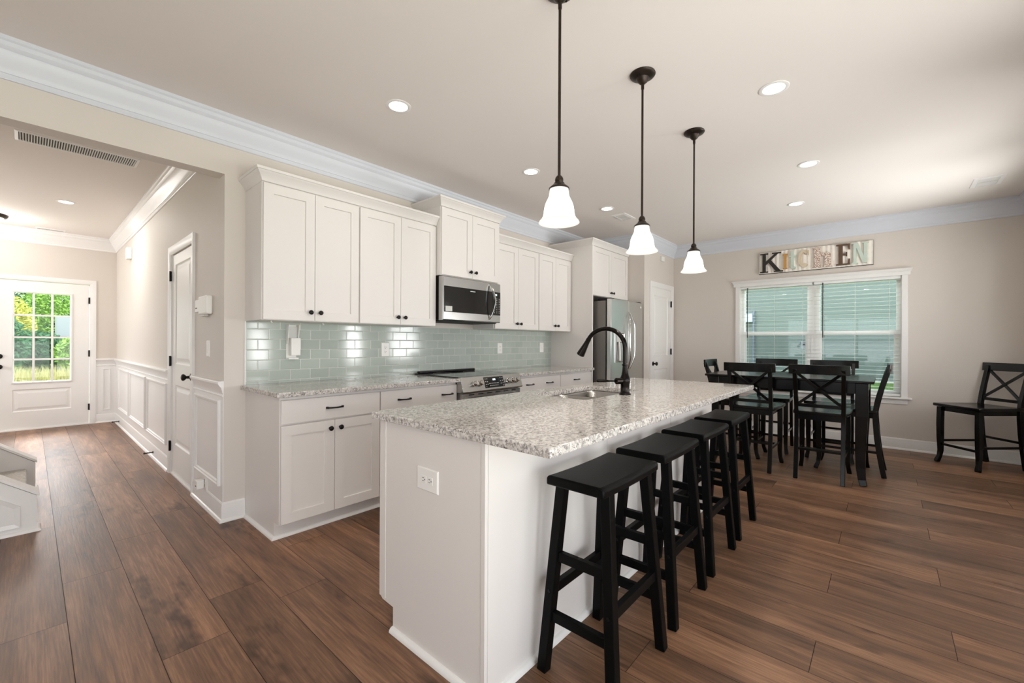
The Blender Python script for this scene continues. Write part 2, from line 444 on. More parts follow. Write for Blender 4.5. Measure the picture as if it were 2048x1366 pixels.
def tag(o, label, cat, group=None, kind=None):
    o['label'] = label; o['category'] = cat
    if group: o['group'] = group
    if kind: o['kind'] = kind
    return o
def thing(name, label, cat, loc=(0, 0, 0), group=None):
    o = bpy.data.objects.new(name, None); COL.objects.link(o); o.location = loc; o.empty_display_size = .05
    ROOTLOC[o.name] = Vector(loc)
    return tag(o, label, cat, group)
def single(mb, name, mat, label, cat, group=None, **k):
    return tag(mb.build(name, mat, None, origin='base', **k), label, cat, group)
def struct(mb, name, mat, parent=None, **k):
    o = mb.build(name, mat, parent, **k)
    if parent is None: o['kind'] = 'structure'
    return o
def struct_root(name, loc=(0, 0, 0)):
    o = bpy.data.objects.new(name, None); COL.objects.link(o); o.location = loc; o['kind'] = 'structure'
    ROOTLOC[o.name] = Vector(loc)
    return o
def copy_tree(o, parent=None):
    c = o.copy(); COL.objects.link(c)
    if parent: c.parent = parent
    for ch in list(o.children): copy_tree(ch, c)
    return c
def dup(root, loc, rz=0.0, label=None):
    c = copy_tree(root); c.location = loc; c.rotation_euler = (0, 0, rz)
    if label: c['label'] = label
    return c

# ------------------------------------------------------------------ shell
WY = 3.36; WX = 6.68; CEIL = 2.73; HX = 0.87; HY = 8.75; PY = 2.50; BX = 5.60; RY = -1.10; LX = -4.6; SX = -1.9

def planks():
    W = .2255; x0 = .113; L = 1.44
    vs = []; fs = []; vals = []
    g = .0011
    offs = {-1: 1.22, 0: .21, 1: .63, 2: .95}
    n0 = int((LX - x0) / W) - 1; n1 = int((6.9 - x0) / W) + 1
    for n in range(n0, n1):
        off = offs.get(n)
        if off is None:
            off = {2: .21, 1: 1.225, 0: .72}[n % 3]
        xa = x0 + n * W + g; xb = x0 + (n + 1) * W - g
        k = -3
        while True:
            ya = off + k * L; yb = ya + L; k += 1
            if yb < -1.25: continue
            if ya > 8.95: break
            ya = max(ya, -1.25); yb = min(yb, 8.95)
            i = len(vs)
            vs += [(xa, ya + g, 0), (xb, ya + g, 0), (xb, yb - g, 0), (xa, yb - g, 0)]
            fs.append((i, i + 1, i + 2, i + 3)); vals.append(random.random())
    i = len(vs)
    vs += [(LX - .1, -1.25, -.004), (6.9, -1.25, -.004), (6.9, 8.95, -.004), (LX - .1, 8.95, -.004)]
    fs.append((i, i + 1, i + 2, i + 3)); vals.append(0.0)
    me = bpy.data.meshes.new('floor'); me.from_pydata(vs, [], fs); me.update()
    a = me.attributes.new('plank', 'FLOAT', 'FACE')
    for q, v in enumerate(vals): a.data[q].value = v
    me.materials.append(M['floor']); me.materials.append(M['dark_slot'])
    me.polygons[len(fs) - 1].material_index = 1
    o = bpy.data.objects.new('floor', me); COL.objects.link(o); o['kind'] = 'structure'
planks()
struct(MB().box(LX - .1, -1.25, CEIL, 6.9, WY + .14, CEIL + .1).box(SX - .1, WY + .14, CEIL, .99, 8.95, CEIL + .1), 'ceiling', 'ceiling')

def wall_holes(axis, plane, thick, a0, a1, holes, z1=CEIL):
    """wall box with rectangular holes (a0,a1,z0,z1) along its length"""
    mb = MB()
    def bx(u0, u1, za, zb):
        if u1 - u0 < 1e-4 or zb - za < 1e-4: return
        if axis == 'x': mb.box(u0, plane, za, u1, plane + thick, zb)
        else: mb.box(plane, u0, za, plane + thick, u1, zb)
    u = a0
    for h0, h1, za, zb in sorted(holes):
        bx(u, h0, 0, z1); bx(h0, h1, 0, za); bx(h0, h1, zb, z1); u = h1
    bx(u, a1, 0, z1)
    return mb
struct(wall_holes('x', WY, .12, HX + .12, BX + .1, []), 'wall_kitchen', 'wall')
hd = MB().box(LX, WY, 0, SX, WY + .12, CEIL).box(SX, WY, 2.352, HX, WY + .12, CEIL)
struct(hd, 'wall_header', 'wall')
struct(wall_holes('y', HX, .12, WY, HY + .15, [(4.19, 4.95, 0, 2.01)]), 'wall_hall', 'wall')
struct(wall_holes('x', HY, .15, SX - .12, HX, [(-.335, .585, 0, 2.03)]), 'wall_entry', 'wall')
struct(wall_holes('y', SX - .12, .12, WY + .12, HY, [(6.0, 8.4, .75, 2.15)]), 'wall_stair', 'wall')
pw = MB().box(BX, PY, 0, BX + .1, WY, CEIL)
for b in ((BX + .1, 5.83, 0, CEIL), (6.57, WX, 0, CEIL), (5.83, 6.57, 2.03, CEIL)):
    pw.box(b[0], PY, b[2], b[1], PY + .1, b[3])
struct(pw, 'wall_pantry', 'wall')
struct(wall_holes('y', WX, .14, RY - .12, PY + .1, [(-.14, 1.555, .60, 2.02)]), 'wall_window', 'wall')
PWIN = [(4.03, 4.42), (5.0, 5.86), (2.36, 2.72), (-3.6, -1.2)]  # last opening is unseen and invented to let light in
ADDED_GLASS_DOOR = (-.9, 1.9)  # invented opening behind the camera
struct(wall_holes('x', RY - .12, .12, LX - .12, WX, [(a, b, .82, 2.05) for a, b in PWIN] + [(ADDED_GLASS_DOOR[0], ADDED_GLASS_DOOR[1], .0, 2.08)]), 'wall_patio', 'wall')
struct(wall_holes('y', LX - .12, .12, RY, WY, [(-.3, 2.7, .6, 2.1)]), 'wall_living', 'wall')

# crown, base, chair rail
CP = [(0, CEIL), (.092, CEIL), (.092, CEIL - .018), (.084, CEIL - .026), (.080, CEIL - .045), (.070, CEIL - .058), (.066, CEIL - .062), (.064, CEIL - .072), (.046, CEIL - .105),
      (.030, CEIL - .132), (.020, CEIL - .150), (.018, CEIL - .158), (.014, CEIL - .160), (.013, CEIL - .182), (.010, CEIL - .187), (0, CEIL - .187)]
struct(MB().sweep([(LX, WY), (BX, WY), (BX, PY), (WX, PY), (WX, RY), (LX, RY)], CP, closed=True), 'trim_1', 'crown', smooth=True, angle=25)
struct(MB().sweep([(SX, WY + .12), (SX, HY), (HX, HY), (HX, WY + .12)], CP, closed=True), 'trim_2', 'trim', smooth=True, angle=25)
BP = [(0, 0), (.028, 0), (.028, .006), (.022, .018), (.014, .022), (.014, .098), (.011, .110), (.011, .118), (.006, .128), (0, .130)]
def base(name, path): struct(MB().sweep(path, BP), name, 'trim', smooth=True, angle=25)
base('baseboard_window', [(6.64, PY), (WX, PY), (WX, RY), (LX, RY), (LX, WY), (SX, WY)])
base('baseboard_hall_near', [(HX, 4.12), (HX, WY), (.998, WY)])
base('baseboard_hall', [(.648, HY), (HX, HY), (HX, 5.02)])
base('baseboard_pantry', [(5.60, 2.60), (BX, PY), (5.757, PY)])
RP = [(0, .868), (.008, .868), (.010, .884), (.012, .888), (.016, .905), (.026, .918), (.030, .926), (.034, .930), (.034, .942), (.028, .948), (0, .950)]
RP2 = [(0, .842), (.009, .842), (.012, .850), (.009, .858), (0, .860)]
struct(MB().sweep([(.648, HY), (HX, HY), (HX, 5.02)], RP).sweep([(HX, 4.12), (HX, WY)], RP).sweep([(.648, HY), (HX, HY), (HX, 5.02)], RP2).sweep([(HX, 4.12), (HX, WY)], RP2), 'trim_3', 'trim', smooth=True, angle=25)
# wainscot below the rail painted white, with picture-frame panels
struct(MB().box(HX - .004, WY + .001, .02, HX, 4.12, .87).box(HX - .004, 5.02, .02, HX, HY, .87).box(.648, HY - .004, .02, HX - .004, HY, .87), 'trim_4', 'trim')
pm = MB()
FR = [(0, 0), (0, .010), (.004, .017), (.012, .018), (.018, .012), (.026, .010), (.032, .004), (.032, 0)]
for ya, yb in ((3.415, 4.06), (5.12, 6.12), (6.235, 7.33), (7.43, 8.33)):
    pm.T = frame((HX - .004, yb, 0), '-X'); pm.rframe(0, .228, yb - ya, .815, FR)
pm.T = frame((0, HY - .004, 0), '-Y'); pm.rframe(.722, .185, .806, .805, [(a * .6, b * .7) for a, b in FR])
struct(pm, 'trim_5', 'trim', smooth=True, angle=25)

# ------------------------------------------------------------------ doors
def casing(mb, T, x0, x1, z1, w=.065, d=.018):
    """door casing in local frame x0..x1 opening, top z1"""
    mb.T = T
    pr = [(0, 0), (0, d), (w * .35, d), (w * .7, d * .8), (w - .006, d * .55), (w, d * .4), (w, 0)]
    # mitred casing as two legs and a head
    for sgn, x in ((-1, x0), (1, x1)):
        vs = []; fs = []
        for z, ex in ((0.0, 0.0), (z1, 1.0)):
            for o, dd in pr: vs.append((x + sgn * (w - o), z + ex * (w - o), dd))
        k = len(pr)
        fs = [(i, (i + 1) % k, k + (i + 1) % k, k + i) for i in range(k)] + [tuple(range(k)), tuple(range(k, 2 * k))]
        mb.add(vs, fs)
    vs = []
    for x, sg in ((x0, -1), (x1, 1)):
        for o, dd in pr: vs.append((x + sg * (w - o), z1 + (w - o), dd))
    k = len(pr)
    mb.add(vs, [(i, (i + 1) % k, k + (i + 1) % k, k + i) for i in range(k)] + [tuple(range(k)), tuple(range(k, 2 * k))])
    return mb
RAISED = lambda d: [(0, d), (.0, d), (.010, d - .008), (.016, d - .009), (.026, d - .008), (.052, d - .001)]
def panel_door(mb, w, h, panels, t):
    """door leaf in local xy with raised panels: a slab with rectangular recesses"""
    xs = sorted({0, w, *[p[0] for p in panels], *[p[2] for p in panels]}); ys = sorted({0, h, *[p[1] for p in panels], *[p[3] for p in panels]})
    for i in range(len(xs) - 1):
        for j in range(len(ys) - 1):
            cx = (xs[i] + xs[i + 1]) / 2; cy = (ys[j] + ys[j + 1]) / 2
            if any(p[0] < cx < p[2] and p[1] < cy < p[3] for p in panels): continue
            mb.add([(xs[i], ys[j], t), (xs[i + 1], ys[j], t), (xs[i + 1], ys[j + 1], t), (xs[i], ys[j + 1], t)], [(0, 1, 2, 3)])
    mb.add([(0, 0, 0), (w, 0, 0), (w, h, 0), (0, h, 0), (0, 0, t), (w, 0, t), (w, h, t), (0, h, t)], [(3, 2, 1, 0), (0, 1, 5, 4), (1, 2, 6, 5), (2, 3, 7, 6), (3, 0, 4, 7)])
    for p in panels:
        vs = []; fs = []
        st = [(0, t), (.010, t - .009), (.018, t - .010), (.028, t - .009), (.055, t - .002)]
        for ins, z in st: vs += [(p[0] + ins, p[1] + ins, z), (p[2] - ins, p[1] + ins, z), (p[2] - ins, p[3] - ins, z), (p[0] + ins, p[3] - ins, z)]
        for k in range(len(st) - 1):
            for i in range(4):
                j = (i + 1) % 4; fs.append((4 * k + i, 4 * k + j, 4 * k + 4 + j, 4 * k + 4 + i))
        k = 4 * len(st) - 4; fs.append((k, k + 1, k + 2, k + 3))
        mb.add(vs, fs)
    return mb
KNOB = [(.0, 0), (.031, 0), (.031, .006), (.022, .010), (.012, .014), (.011, .034), (.018, .040), (.027, .050), (.028, .058), (.022, .066), (.010, .070), (.0, .0705)]
def hinge(mb, T, x, z):
    mb.T = T; mb.box(x - .012, z - .045, 0, x + .012, z + .045, .006)
    mb.tube([(x, z - .047, .010), (x, z + .047, .010)], .007, 8)

# front door
d1 = struct_root('door_1', (.125, HY, 0))
T = frame((0, HY, 0), '-Y')
casing(MB(), T, -.335, .585, 2.03).build('door_casing', 'trim', d1, smooth=True, angle=25)
T1 = frame((-.33, HY + .045, .012), '-Y')
leaf = MB(T1)
lx0, lz0, lx1, lz1 = -.16 + .33, .632, .41 + .33, 1.885
xs = [0, lx0, lx1, .91]; 
for (a, b_, c, d) in ((0, 0, .91, lz0 - .07 - .0), (0, lz0 - .07, lx0, 2.01), (lx1, lz0 - .07, .91, 2.01), (lx0, lz1 - .012, lx1, 2.01), (lx0, lz0 - .07, lx1, lz0 - .012)):
    if (a, b_) == (0, 0): continue
    leaf.box(a, b_, 0, c, d, .04)
leaf2 = panel_door(MB(T1), .91, lz0 - .07, [(lx0 + .01, .24, lx1 - .01, .54)], .04)
lo = MB(); lo.v = leaf.v + leaf2.v; lo.f = leaf.f + [tuple(i + len(leaf.v) for i in f) for f in leaf2.f]
leaf_o = lo.build('door_leaf', 'door', d1)
gr = MB(T1); gr.rframe(lx0, lz0 - .012, lx1, lz1 - .012, [(0, .04), (0, .052), (.012, .055), (.022, .046), (.026, .03)])
gx0, gx1, gz0, gz1 = lx0 + .024, lx1 - .024, lz0 + .012, lz1 - .036
for i in (1, 2):
    x = gx0 + (gx1 - gx0) * i / 3; gr.box(x - .011, gz0, .022, x + .011, gz1, .046)
for i in (1, 2, 3):
    z = gz0 + (gz1 - gz0) * i / 4; gr.box(gx0, z - .011, .022, gx1, z + .011, .045)
gr.build('window_grille', 'door', d1)
MB(T1).box(lx0, lz0, .012, lx1, lz1, .016).build('door_glass', 'clear_pane', d1)
for z, nm in ((1.005, 'deadbolt'), (.865, 'door_knob')):
    k = MB(frame((-.262, HY + .005, z), '-Y')); k.lathe(KNOB if nm == 'door_knob' else [(.0, 0), (.032, 0), (.032, .010), (.026, .016), (.012, .018), (.010, .03), (.0, .031)], n=20); k.build(nm, 'black_metal', d1, smooth=True)
for z in (1.80, 1.03, .25):
    h = MB(); hinge(h, frame((0, HY + .002, 0), '-Y'), .580, z); h.build('hinge', 'black_metal', d1)
MB(T).box(-.335, 0, -.02, .585, .014, .012).build('threshold', 'trim', d1)

# hall closet door
d2 = struct_root('door_2', (HX, 4.57, 0))
T = frame((HX, 0, 0), '-X')    # local x = -y
casing(MB(), T, -4.95, -4.19, 2.01, .07, .02).build('door_casing', 'trim', d2, smooth=True, angle=25)
T2 = frame((HX + .04, 4.945, .012), '-X')
panel_door(MB(T2), .75, 1.99, [(.105, .27, .645, .81), (.105, 1.0, .645, 1.90)], .035).build('door_leaf', 'door', d2)
MB(T).box(-4.95, 0, -.03, -4.19, .012, .008).box(-4.95, 0, -.12, -4.94, 2.01, -.0).box(-4.2, 0, -.12, -4.19, 2.01, 0).build('door_jamb', 'trim', d2)
MB(frame((HX + .006, 4.255, .925), '-X')).lathe(KNOB, n=20).build('door_knob', 'black_metal', d2, smooth=True)
for z in (1.815, 1.035, .255):
    h = MB(); hinge(h, frame((HX - .004, 0, 0), '-X'), -4.952, z); h.build('hinge', 'black_metal', d2)

# pantry door
d3 = struct_root('door_3', (6.2, PY, 0))
T = frame((0, PY, 0), '-Y')
casing(MB(), T, 5.83, 6.57, 2.03, .07, .02).build('door_casing', 'trim', d3, smooth=True, angle=25)
T3 = frame((5.835, PY + .04, .012), '-Y')
panel_door(MB(T3), .73, 2.01, [(.11, .22, .62, .83), (.11, 1.02, .62, 1.90)], .035).build('door_leaf', 'door', d3)
MB(T).box(5.83, 0, -.1, 5.836, 2.03, 0).box(6.564, 0, -.1, 6.57, 2.03, 0).box(5.83, 2.022, -.1, 6.57, 2.03, 0).build('door_jamb', 'trim', d3)
MB(frame((5.915, PY + .005, .925), '-Y')).lathe(KNOB, n=20).build('door_knob', 'black_metal', d3, smooth=True)
for z in (1.82, 1.09, .25):
    h = MB(); hinge(h, frame((0, PY - .003, 0), '-Y'), 6.562, z); h.build('hinge', 'black_metal', d3)

# ------------------------------------------------------------------ windows
w1 = struct_root('window_1', (WX, .7, .6))
Tw = frame((WX, 0, 0), '-X')    # local x=-y
cs = MB(Tw)
for a, b_ in ((-1.61, -1.555), (.14, .195)): cs.box(a, .60, 0, b_, 2.02, .018)
cs.build('window_casing', 'trim', w1, bevel=.003)
MB(Tw).box(-1.635, 2.02, 0, .215, 2.065, .022).box(-1.645, 2.065, 0, .225, 2.078, .032).hexa([(-1.645, 2.078, 0), (.225, 2.078, 0), (.225, 2.078, .032), (-1.645, 2.078, .032)], [(-1.66, 2.095, 0), (.24, 2.095, 0), (.24, 2.095, .045), (-1.66, 2.095, .045)]).box(-1.66, 2.095, 0, .24, 2.10, .045).build('window_head', 'trim', w1, bevel=.002)
MB(Tw).box(-1.65, .585, -.1, .23, .605, .05).build('window_sill', 'trim', w1, bevel=.005)
MB(Tw).box(-1.61, .525, 0, .195, .585, .014).build('window_apron', 'trim', w1, bevel=.003)
rt = MB(Tw)
for a, b_ in ((-1.556, -1.55), (.135, .141)): rt.box(a, .605, -.13, b_, 2.02, 0)
rt.box(-1.555, 2.014, -.13, .14, 2.021, 0); rt.build('window_return', 'trim', w1)
def sash_unit(x0, x1):
    f = MB(Tw)
    f.box(x0, .605, -.13, x0 + .04, 2.015, -.06).box(x1 - .04, .605, -.13, x1, 2.015, -.06).box(x0 + .04, 1.975, -.13, x1 - .04, 2.015, -.06).box(x0 + .04, .605, -.13, x1 - .04, .65, -.06)
    f.build('window_frame', 'trim', w1)
    s = MB(Tw); s.box(x0 + .04, 1.335, -.115, x1 - .04, 1.385, -.065); s.build('meeting_rail', 'trim', w1)
    lw = MB(Tw)
    lw.box(x0 + .04, .65, -.105, x0 + .06, 1.335, -.07).box(x1 - .06, .65, -.105, x1 - .04, 1.335, -.07).box(x0 + .06, .65, -.105, x1 - .06, .675, -.07)
    lw.build('lower_sash', 'trim', w1)
    MB(Tw).box(x0 + .04, 1.385, -.095, x1 - .04, 1.975, -.091).build('upper_pane', 'pane', w1)
    MB(Tw).box(x0 + .06, .675, -.09, x1 - .06, 1.335, -.086).build('lower_pane', 'pane', w1)
    MB(Tw).box(x0 + .045, .655, -.126, x1 - .045, 1.335, -.124).build('insect_screen', 'screen', w1)
sash_unit(-1.55, -.73); sash_unit(-.675, .135)
MB(Tw).box(-.73, .605, -.13, -.675, 2.015, -.055).build('window_mullion', 'trim', w1)
st = MB(Tw).box(-.838, 1.155, -.085, -.778, 1.255, -.083).build('window_sticker', 'sticker', w1, label='small pale sticker on the left pane')
MB(Tw).prism([(-.826, 1.20), (-.79, 1.20), (-.796, 1.212), (-.808, 1.222), (-.82, 1.212)], -.083, -.082).box(-.827, 1.232, -.083, -.789, 1.236, -.082).build('sticker_print', 'sticker_ink', st)

for i, (a, b_) in enumerate(PWIN):
    w = struct_root('window_%d' % (i + 2), ((a + b_) / 2, RY, .82))
    T = frame((0, RY, 0), '+Y')
    f = MB(T)
    A, B = -b_, -a
    f.rframe(A - .06, .76, B + .06, 2.11, [(0, 0), (0, .018), (.06, .018), (.06, 0)])
    f.box(A, .82, -.11, A + .035, 2.05, -.05).box(B - .035, .82, -.11, B, 2.05, -.05).box(A, .82, -.11, B, .86, -.05).box(A, 2.01, -.11, B, 2.05, -.05).box(A, 1.40, -.11, B, 1.445, -.05)
    if b_ - a > 1.5: f.box((A + B) / 2 - .05, .82, -.11, (A + B) / 2 + .05, 2.05, -.05)
    f.build('window_frame', 'trim', w)
    MB(T).box(A + .03, .85, -.082, B - .03, 2.02, -.078).build('pane', 'clear_pane', w)
d4 = struct_root('added_door_4', (.5, RY, 0))  # unseen glass door, added to light the cabinets from the front
T = frame((0, RY, 0), '+Y')
f = MB(T)
for x in (-1.9, -.55, -.47, .87): f.box(x, 0, -.11, x + .07, 2.08, -.05)
f.box(-1.9, 0, -.11, .9, .09, -.05).box(-1.9, 2.0, -.11, .9, 2.08, -.05)
casing(f, T, -1.9, .9, 2.08)
f.build('door_frame', 'trim', d4)
MB(T).box(-1.88, .05, -.082, .88, 2.04, -.078).build('pane', 'clear_pane', d4)
w6 = struct_root('window_6', (LX, 1.2, .6))  # invented window behind the camera, there to admit daylight
T = frame((LX, 0, 0), '+X')
f = MB(T); f.rframe(-.36, .54, 2.76, 2.16, [(0, 0), (0, .018), (.06, .018), (.06, 0)])
for x in (-.3, .68, 1.67, 2.65): f.box(x, .6, -.11, x + .05, 2.1, -.05)
for z in (.6, 1.33, 2.05): f.box(-.3, z, -.11, 2.7, z + .05, -.05)
f.build('window_frame', 'trim', w6)
MB(T).box(-.28, .62, -.082, 2.68, 2.08, -.078).build('pane', 'clear_pane', w6)

w7 = struct_root('window_7', (SX, 7.2, .75))  # unseen stair-hall window, added to brighten the hall
T = frame((SX, 0, 0), '+X')
f = MB(T); f.rframe(5.94, .69, 8.46, 2.21, [(0, 0), (0, .018), (.06, .018), (.06, 0)])
for x in (6.0, 7.175, 8.35): f.box(x, .75, -.11, x + .05, 2.15, -.05)
for z in (.75, 1.42, 2.10): f.box(6.0, z, -.11, 8.4, z + .05, -.05)
f.build('window_frame', 'trim', w7)
MB(T).box(6.02, .77, -.082, 8.38, 2.13, -.078).build('pane', 'clear_pane', w7)

# blinds
def blind(x0, x1, wx, label):
    r = thing('window_blind', label, 'blind', (WX + .03, -(x0 + x1) / 2, .62), 'blinds in the dining window')
    s = MB(Tw); n = 28
    for i in range(n):
        z = .665 + (1.975 - .665) * i / (n - 1)
        s.hexa([(x0, z - .001, -.052), (x1, z - .001, -.052), (x1, z - .001, -.004), (x0, z - .001, -.004)], [(x0, z + .001, -.052), (x1, z + .001, -.052), (x1, z + .001, -.004), (x0, z + .001, -.004)])
    s.build('slats', 'blind', r)
    MB(Tw).box(x0, .612, -.05, x1, .640, -.005).build('bottom_rail', 'blind', r, bevel=.003)
    MB(Tw).box(x0, 1.985, -.052, x1, 2.013, -.002).build('headrail', 'blind', r)
    for q in (.12, .5, .88):
        x = x0 + (x1 - x0) * q
        MB(Tw).tube([(x, .63, -.002), (x, 2.0, -.002)], .0016, 5).build('ladder_cord', 'blind', r)
    MB(Tw).tube([(wx, 1.30, .004), (wx, 2.0, .004)], .005, 6).build('tilt_wand', 'black_metal', r, label='dark tilt wand')
    return r
blind(-1.548, -.712, -1.46, 'white slatted blind with dark wand in the left half of the dining window')
blind(-.693, .133, -.60, 'white slatted blind with dark wand in the right half of the dining window')

# ------------------------------------------------------------------ cabinets
CABKNOB = [(0, 0), (.008, 0), (.007, .004), (.0055, .012), (.008, .016), (.0145, .019), (.0165, .024), (.0145, .029), (.008, .0325), (0, .033)]
def shaker(x0, z0, x1, z1, y, par, name='door', t=.02, fr=.062):
    T = frame((0, y, 0), '-Y')
    return MB(T).rings(x0, z0, x1, z1, [(0, t - .001), (.001, t), (fr, t), (fr + .002, t - .010)]).build(name, 'cabinet', par)
def knob(x, y, z, par):
    return MB(frame((x, y, z), '-Y')).lathe(CABKNOB, n=16).build('knob', 'black_metal', par, smooth=True, angle=60)
def pull(x, y, z, par, L=.105):
    p = MB(frame((x, y, z), '-Y')); pts = []; h = L / 2
    pts = [(-h, 0, 0), (-h, 0, .006), (-h + .006, 0, .020), (-h * .6, .0, .026), (0, -.001, .029), (h * .6, 0, .026), (h - .006, 0, .020), (h, 0, .006), (h, 0, 0)]
    rr = [(.007, .007), (.007, .007), (.006, .006), (.0055, .005), (.0065, .0045), (.0055, .005), (.006, .006), (.007, .007), (.007, .007)]
    p.tube(pts, rr, square=True, ref=(0, 1, 0))
    return p.build('drawer_pull', 'black_metal', par, bevel=.0015)

def upper(x0, x1, z0, z1, yf, label, group='white wall cabinets', back=WY):
    r = thing('wall_cabinet', label, 'cabinet', ((x0 + x1) / 2, (yf + back) / 2, z0), group)
    b = MB().box(x0, yf + .02, z0, x1, back - .001, z1)
    b.build('body', 'cabinet', r, bevel=.001)
    m = (x0 + x1) / 2; g = .0015; e = .006
    for a, c, kx in ((x0 + e, m - g, m - .034), (m + g, x1 - e, m + .034)):
        d = shaker(a, z0 + .004, c, z1 - .012, yf + .02, r)
        knob(kx, yf, z0 + .062, d)
    return r
UZ0, UZ1 = 1.362, 2.268
upper(.995, 1.671, UZ0, UZ1, 3.03, 'white two-door wall cabinet at the left end, over the white holder')
upper(1.671, 2.413, UZ0, UZ1, 3.03, 'white two-door wall cabinet directly left of the microwave')
upper(2.415, 3.173, 1.822, 2.44, 2.965, 'short white two-door cabinet right above the microwave')
upper(3.175, 3.916, UZ0, UZ1, 3.03, 'white two-door wall cabinet directly right of the microwave')
upper(3.916, 4.590, UZ0, UZ1, 3.03, 'white two-door wall cabinet beside the tall fridge panel')
fc = upper(4.622, 5.575, 1.815, 2.44, 2.73, 'deep white two-door cabinet above the refrigerator')
MB().box(5.575, 2.752, 1.815, BX - .001, 2.77, 2.44).build('filler_strip', 'cabinet', fc)

CR = [(0, 0), (.006, 0), (.010, .006), (.012, .014), (.022, .03), (.034, .048), (.042, .056), (.044, .060), (.050, .062), (.052, .078), (0, .078)]
def cab_crown(path, z, label):
    p = [(o - .004, z + h) for o, h in CR]
    mb = MB().sweep(path, p)
    return single(mb, 'cabinet_crown', 'cabinet', label, 'crown molding', 'cabinet crown moldings', smooth=True, angle=25)
cab_crown([(.995, WY - .001), (.995, 3.035), (2.413, 3.035)], UZ1 - .004, 'white crown molding along the tops of the two left wall cabinets')
cab_crown([(2.415, WY - .001), (2.415, 2.97), (3.173, 2.97), (3.173, WY - .001)], 2.436, 'white crown molding on the short cabinet above the microwave')
cab_crown([(3.177, 3.035), (4.596, 3.035)], UZ1 - .004, 'white crown molding along the tops of the two right wall cabinets')
cab_crown([(4.600, WY - .001), (4.600, 2.735), (5.597, 2.735)], 2.436, 'white crown molding around the top of the refrigerator surround')
single(MB().box(4.600, 2.725, 0, 4.621, WY - .001, 2.436), 'tall_surround_board', 'cabinet', 'tall white side panel standing at the left of the refrigerator', 'panel', bevel=.001)

BYF = 2.75   # base cabinet face, doors proud of it
def base_cab(x0, x1, kind, pulls, label, endpanel=False):
    r = thing('base_cabinet', label, 'cabinet', ((x0 + x1) / 2, 3.05, 0), 'white base cabinets')
    MB().prism([(BYF, .105), (BYF + .075, .105), (BYF + .075, 0), (WY - .002, 0), (WY - .002, .884), (BYF, .884)], x0, x1)
    b = MB(Matrix(((0, 0, 1, 0), (1, 0, 0, 0), (0, 1, 0, 0), (0, 0, 0, 1))))
    b.prism([(BYF, .105), (BYF + .075, .105), (BYF + .075, 0), (WY - .002, 0), (WY - .002, .884), (BYF, .884)], x0, x1)
    b.build('body', 'cabinet', r, bevel=.001)
    e = .004
    dr = MB(frame((0, BYF, 0), '-Y')).rings(x0 + e, .716, x1 - e, .862, [(0, .018), (.002, .02)]).build('drawer', 'cabinet', r)
    for px in pulls: pull(px, BYF - .02, .790, dr)
    m = (x0 + x1) / 2
    for a, c, kx in ((x0 + e, m - .0015, m - .034), (m + .0015, x1 - e, m + .034)):
        d = shaker(a, .110, c, .706, BYF, r)
        knob(kx, BYF - .02, .655, d)
    return r
base_cab(1.0, 1.672, 'd', [1.334], 'white base cabinet at the left end with one drawer above two doors')
base_cab(1.672, 2.402, 'd', [1.875, 2.292], 'white base cabinet between the end cabinet and the range, with two drawer pulls')
base_cab(3.172, 3.932, 'd', [3.383, 3.720], 'white base cabinet right of the range with two drawer pulls')
base_cab(3.932, 4.599, 'd', [4.255], 'white base cabinet with one drawer pull beside the refrigerator panel')
SP = [(0, 0), (.019, 0), (.018, .008), (.013, .015), (.006, .019), (0, .02)]
single(MB().sweep([(1.0, WY - .03), (1.0, BYF + .075), (2.402, BYF + .075)], SP), 'shoe_molding', 'trim', 'white shoe molding along the foot of the left base cabinets', 'shoe molding', smooth=True)

# countertops
single(MB().box(.968, 2.69, .884, 2.404, WY - .001, .915), 'countertop', 'granite', 'speckled grey granite countertop on the left base cabinets', 'countertop', bevel=.004)
single(MB().box(3.166, 2.69, .884, 4.599, WY - .001, .915), 'countertop', 'granite', 'speckled grey granite countertop between the range and the refrigerator panel', 'countertop', bevel=.004)
single(MB().box(.998, WY - .010, .9155, 4.599, WY - .0005, 1.361), 'backsplash', 'tile', 'sage green glass subway tile backsplash behind the counters', 'backsplash')
bpy.data.objects['backsplash'].location  # origin handled below
single(MB().box(.990, WY - .012, .9155, .9975, WY - .0005, 1.361), 'backsplash_edge', 'trim', 'thin white edge strip at the left end of the tile backsplash', 'trim strip')

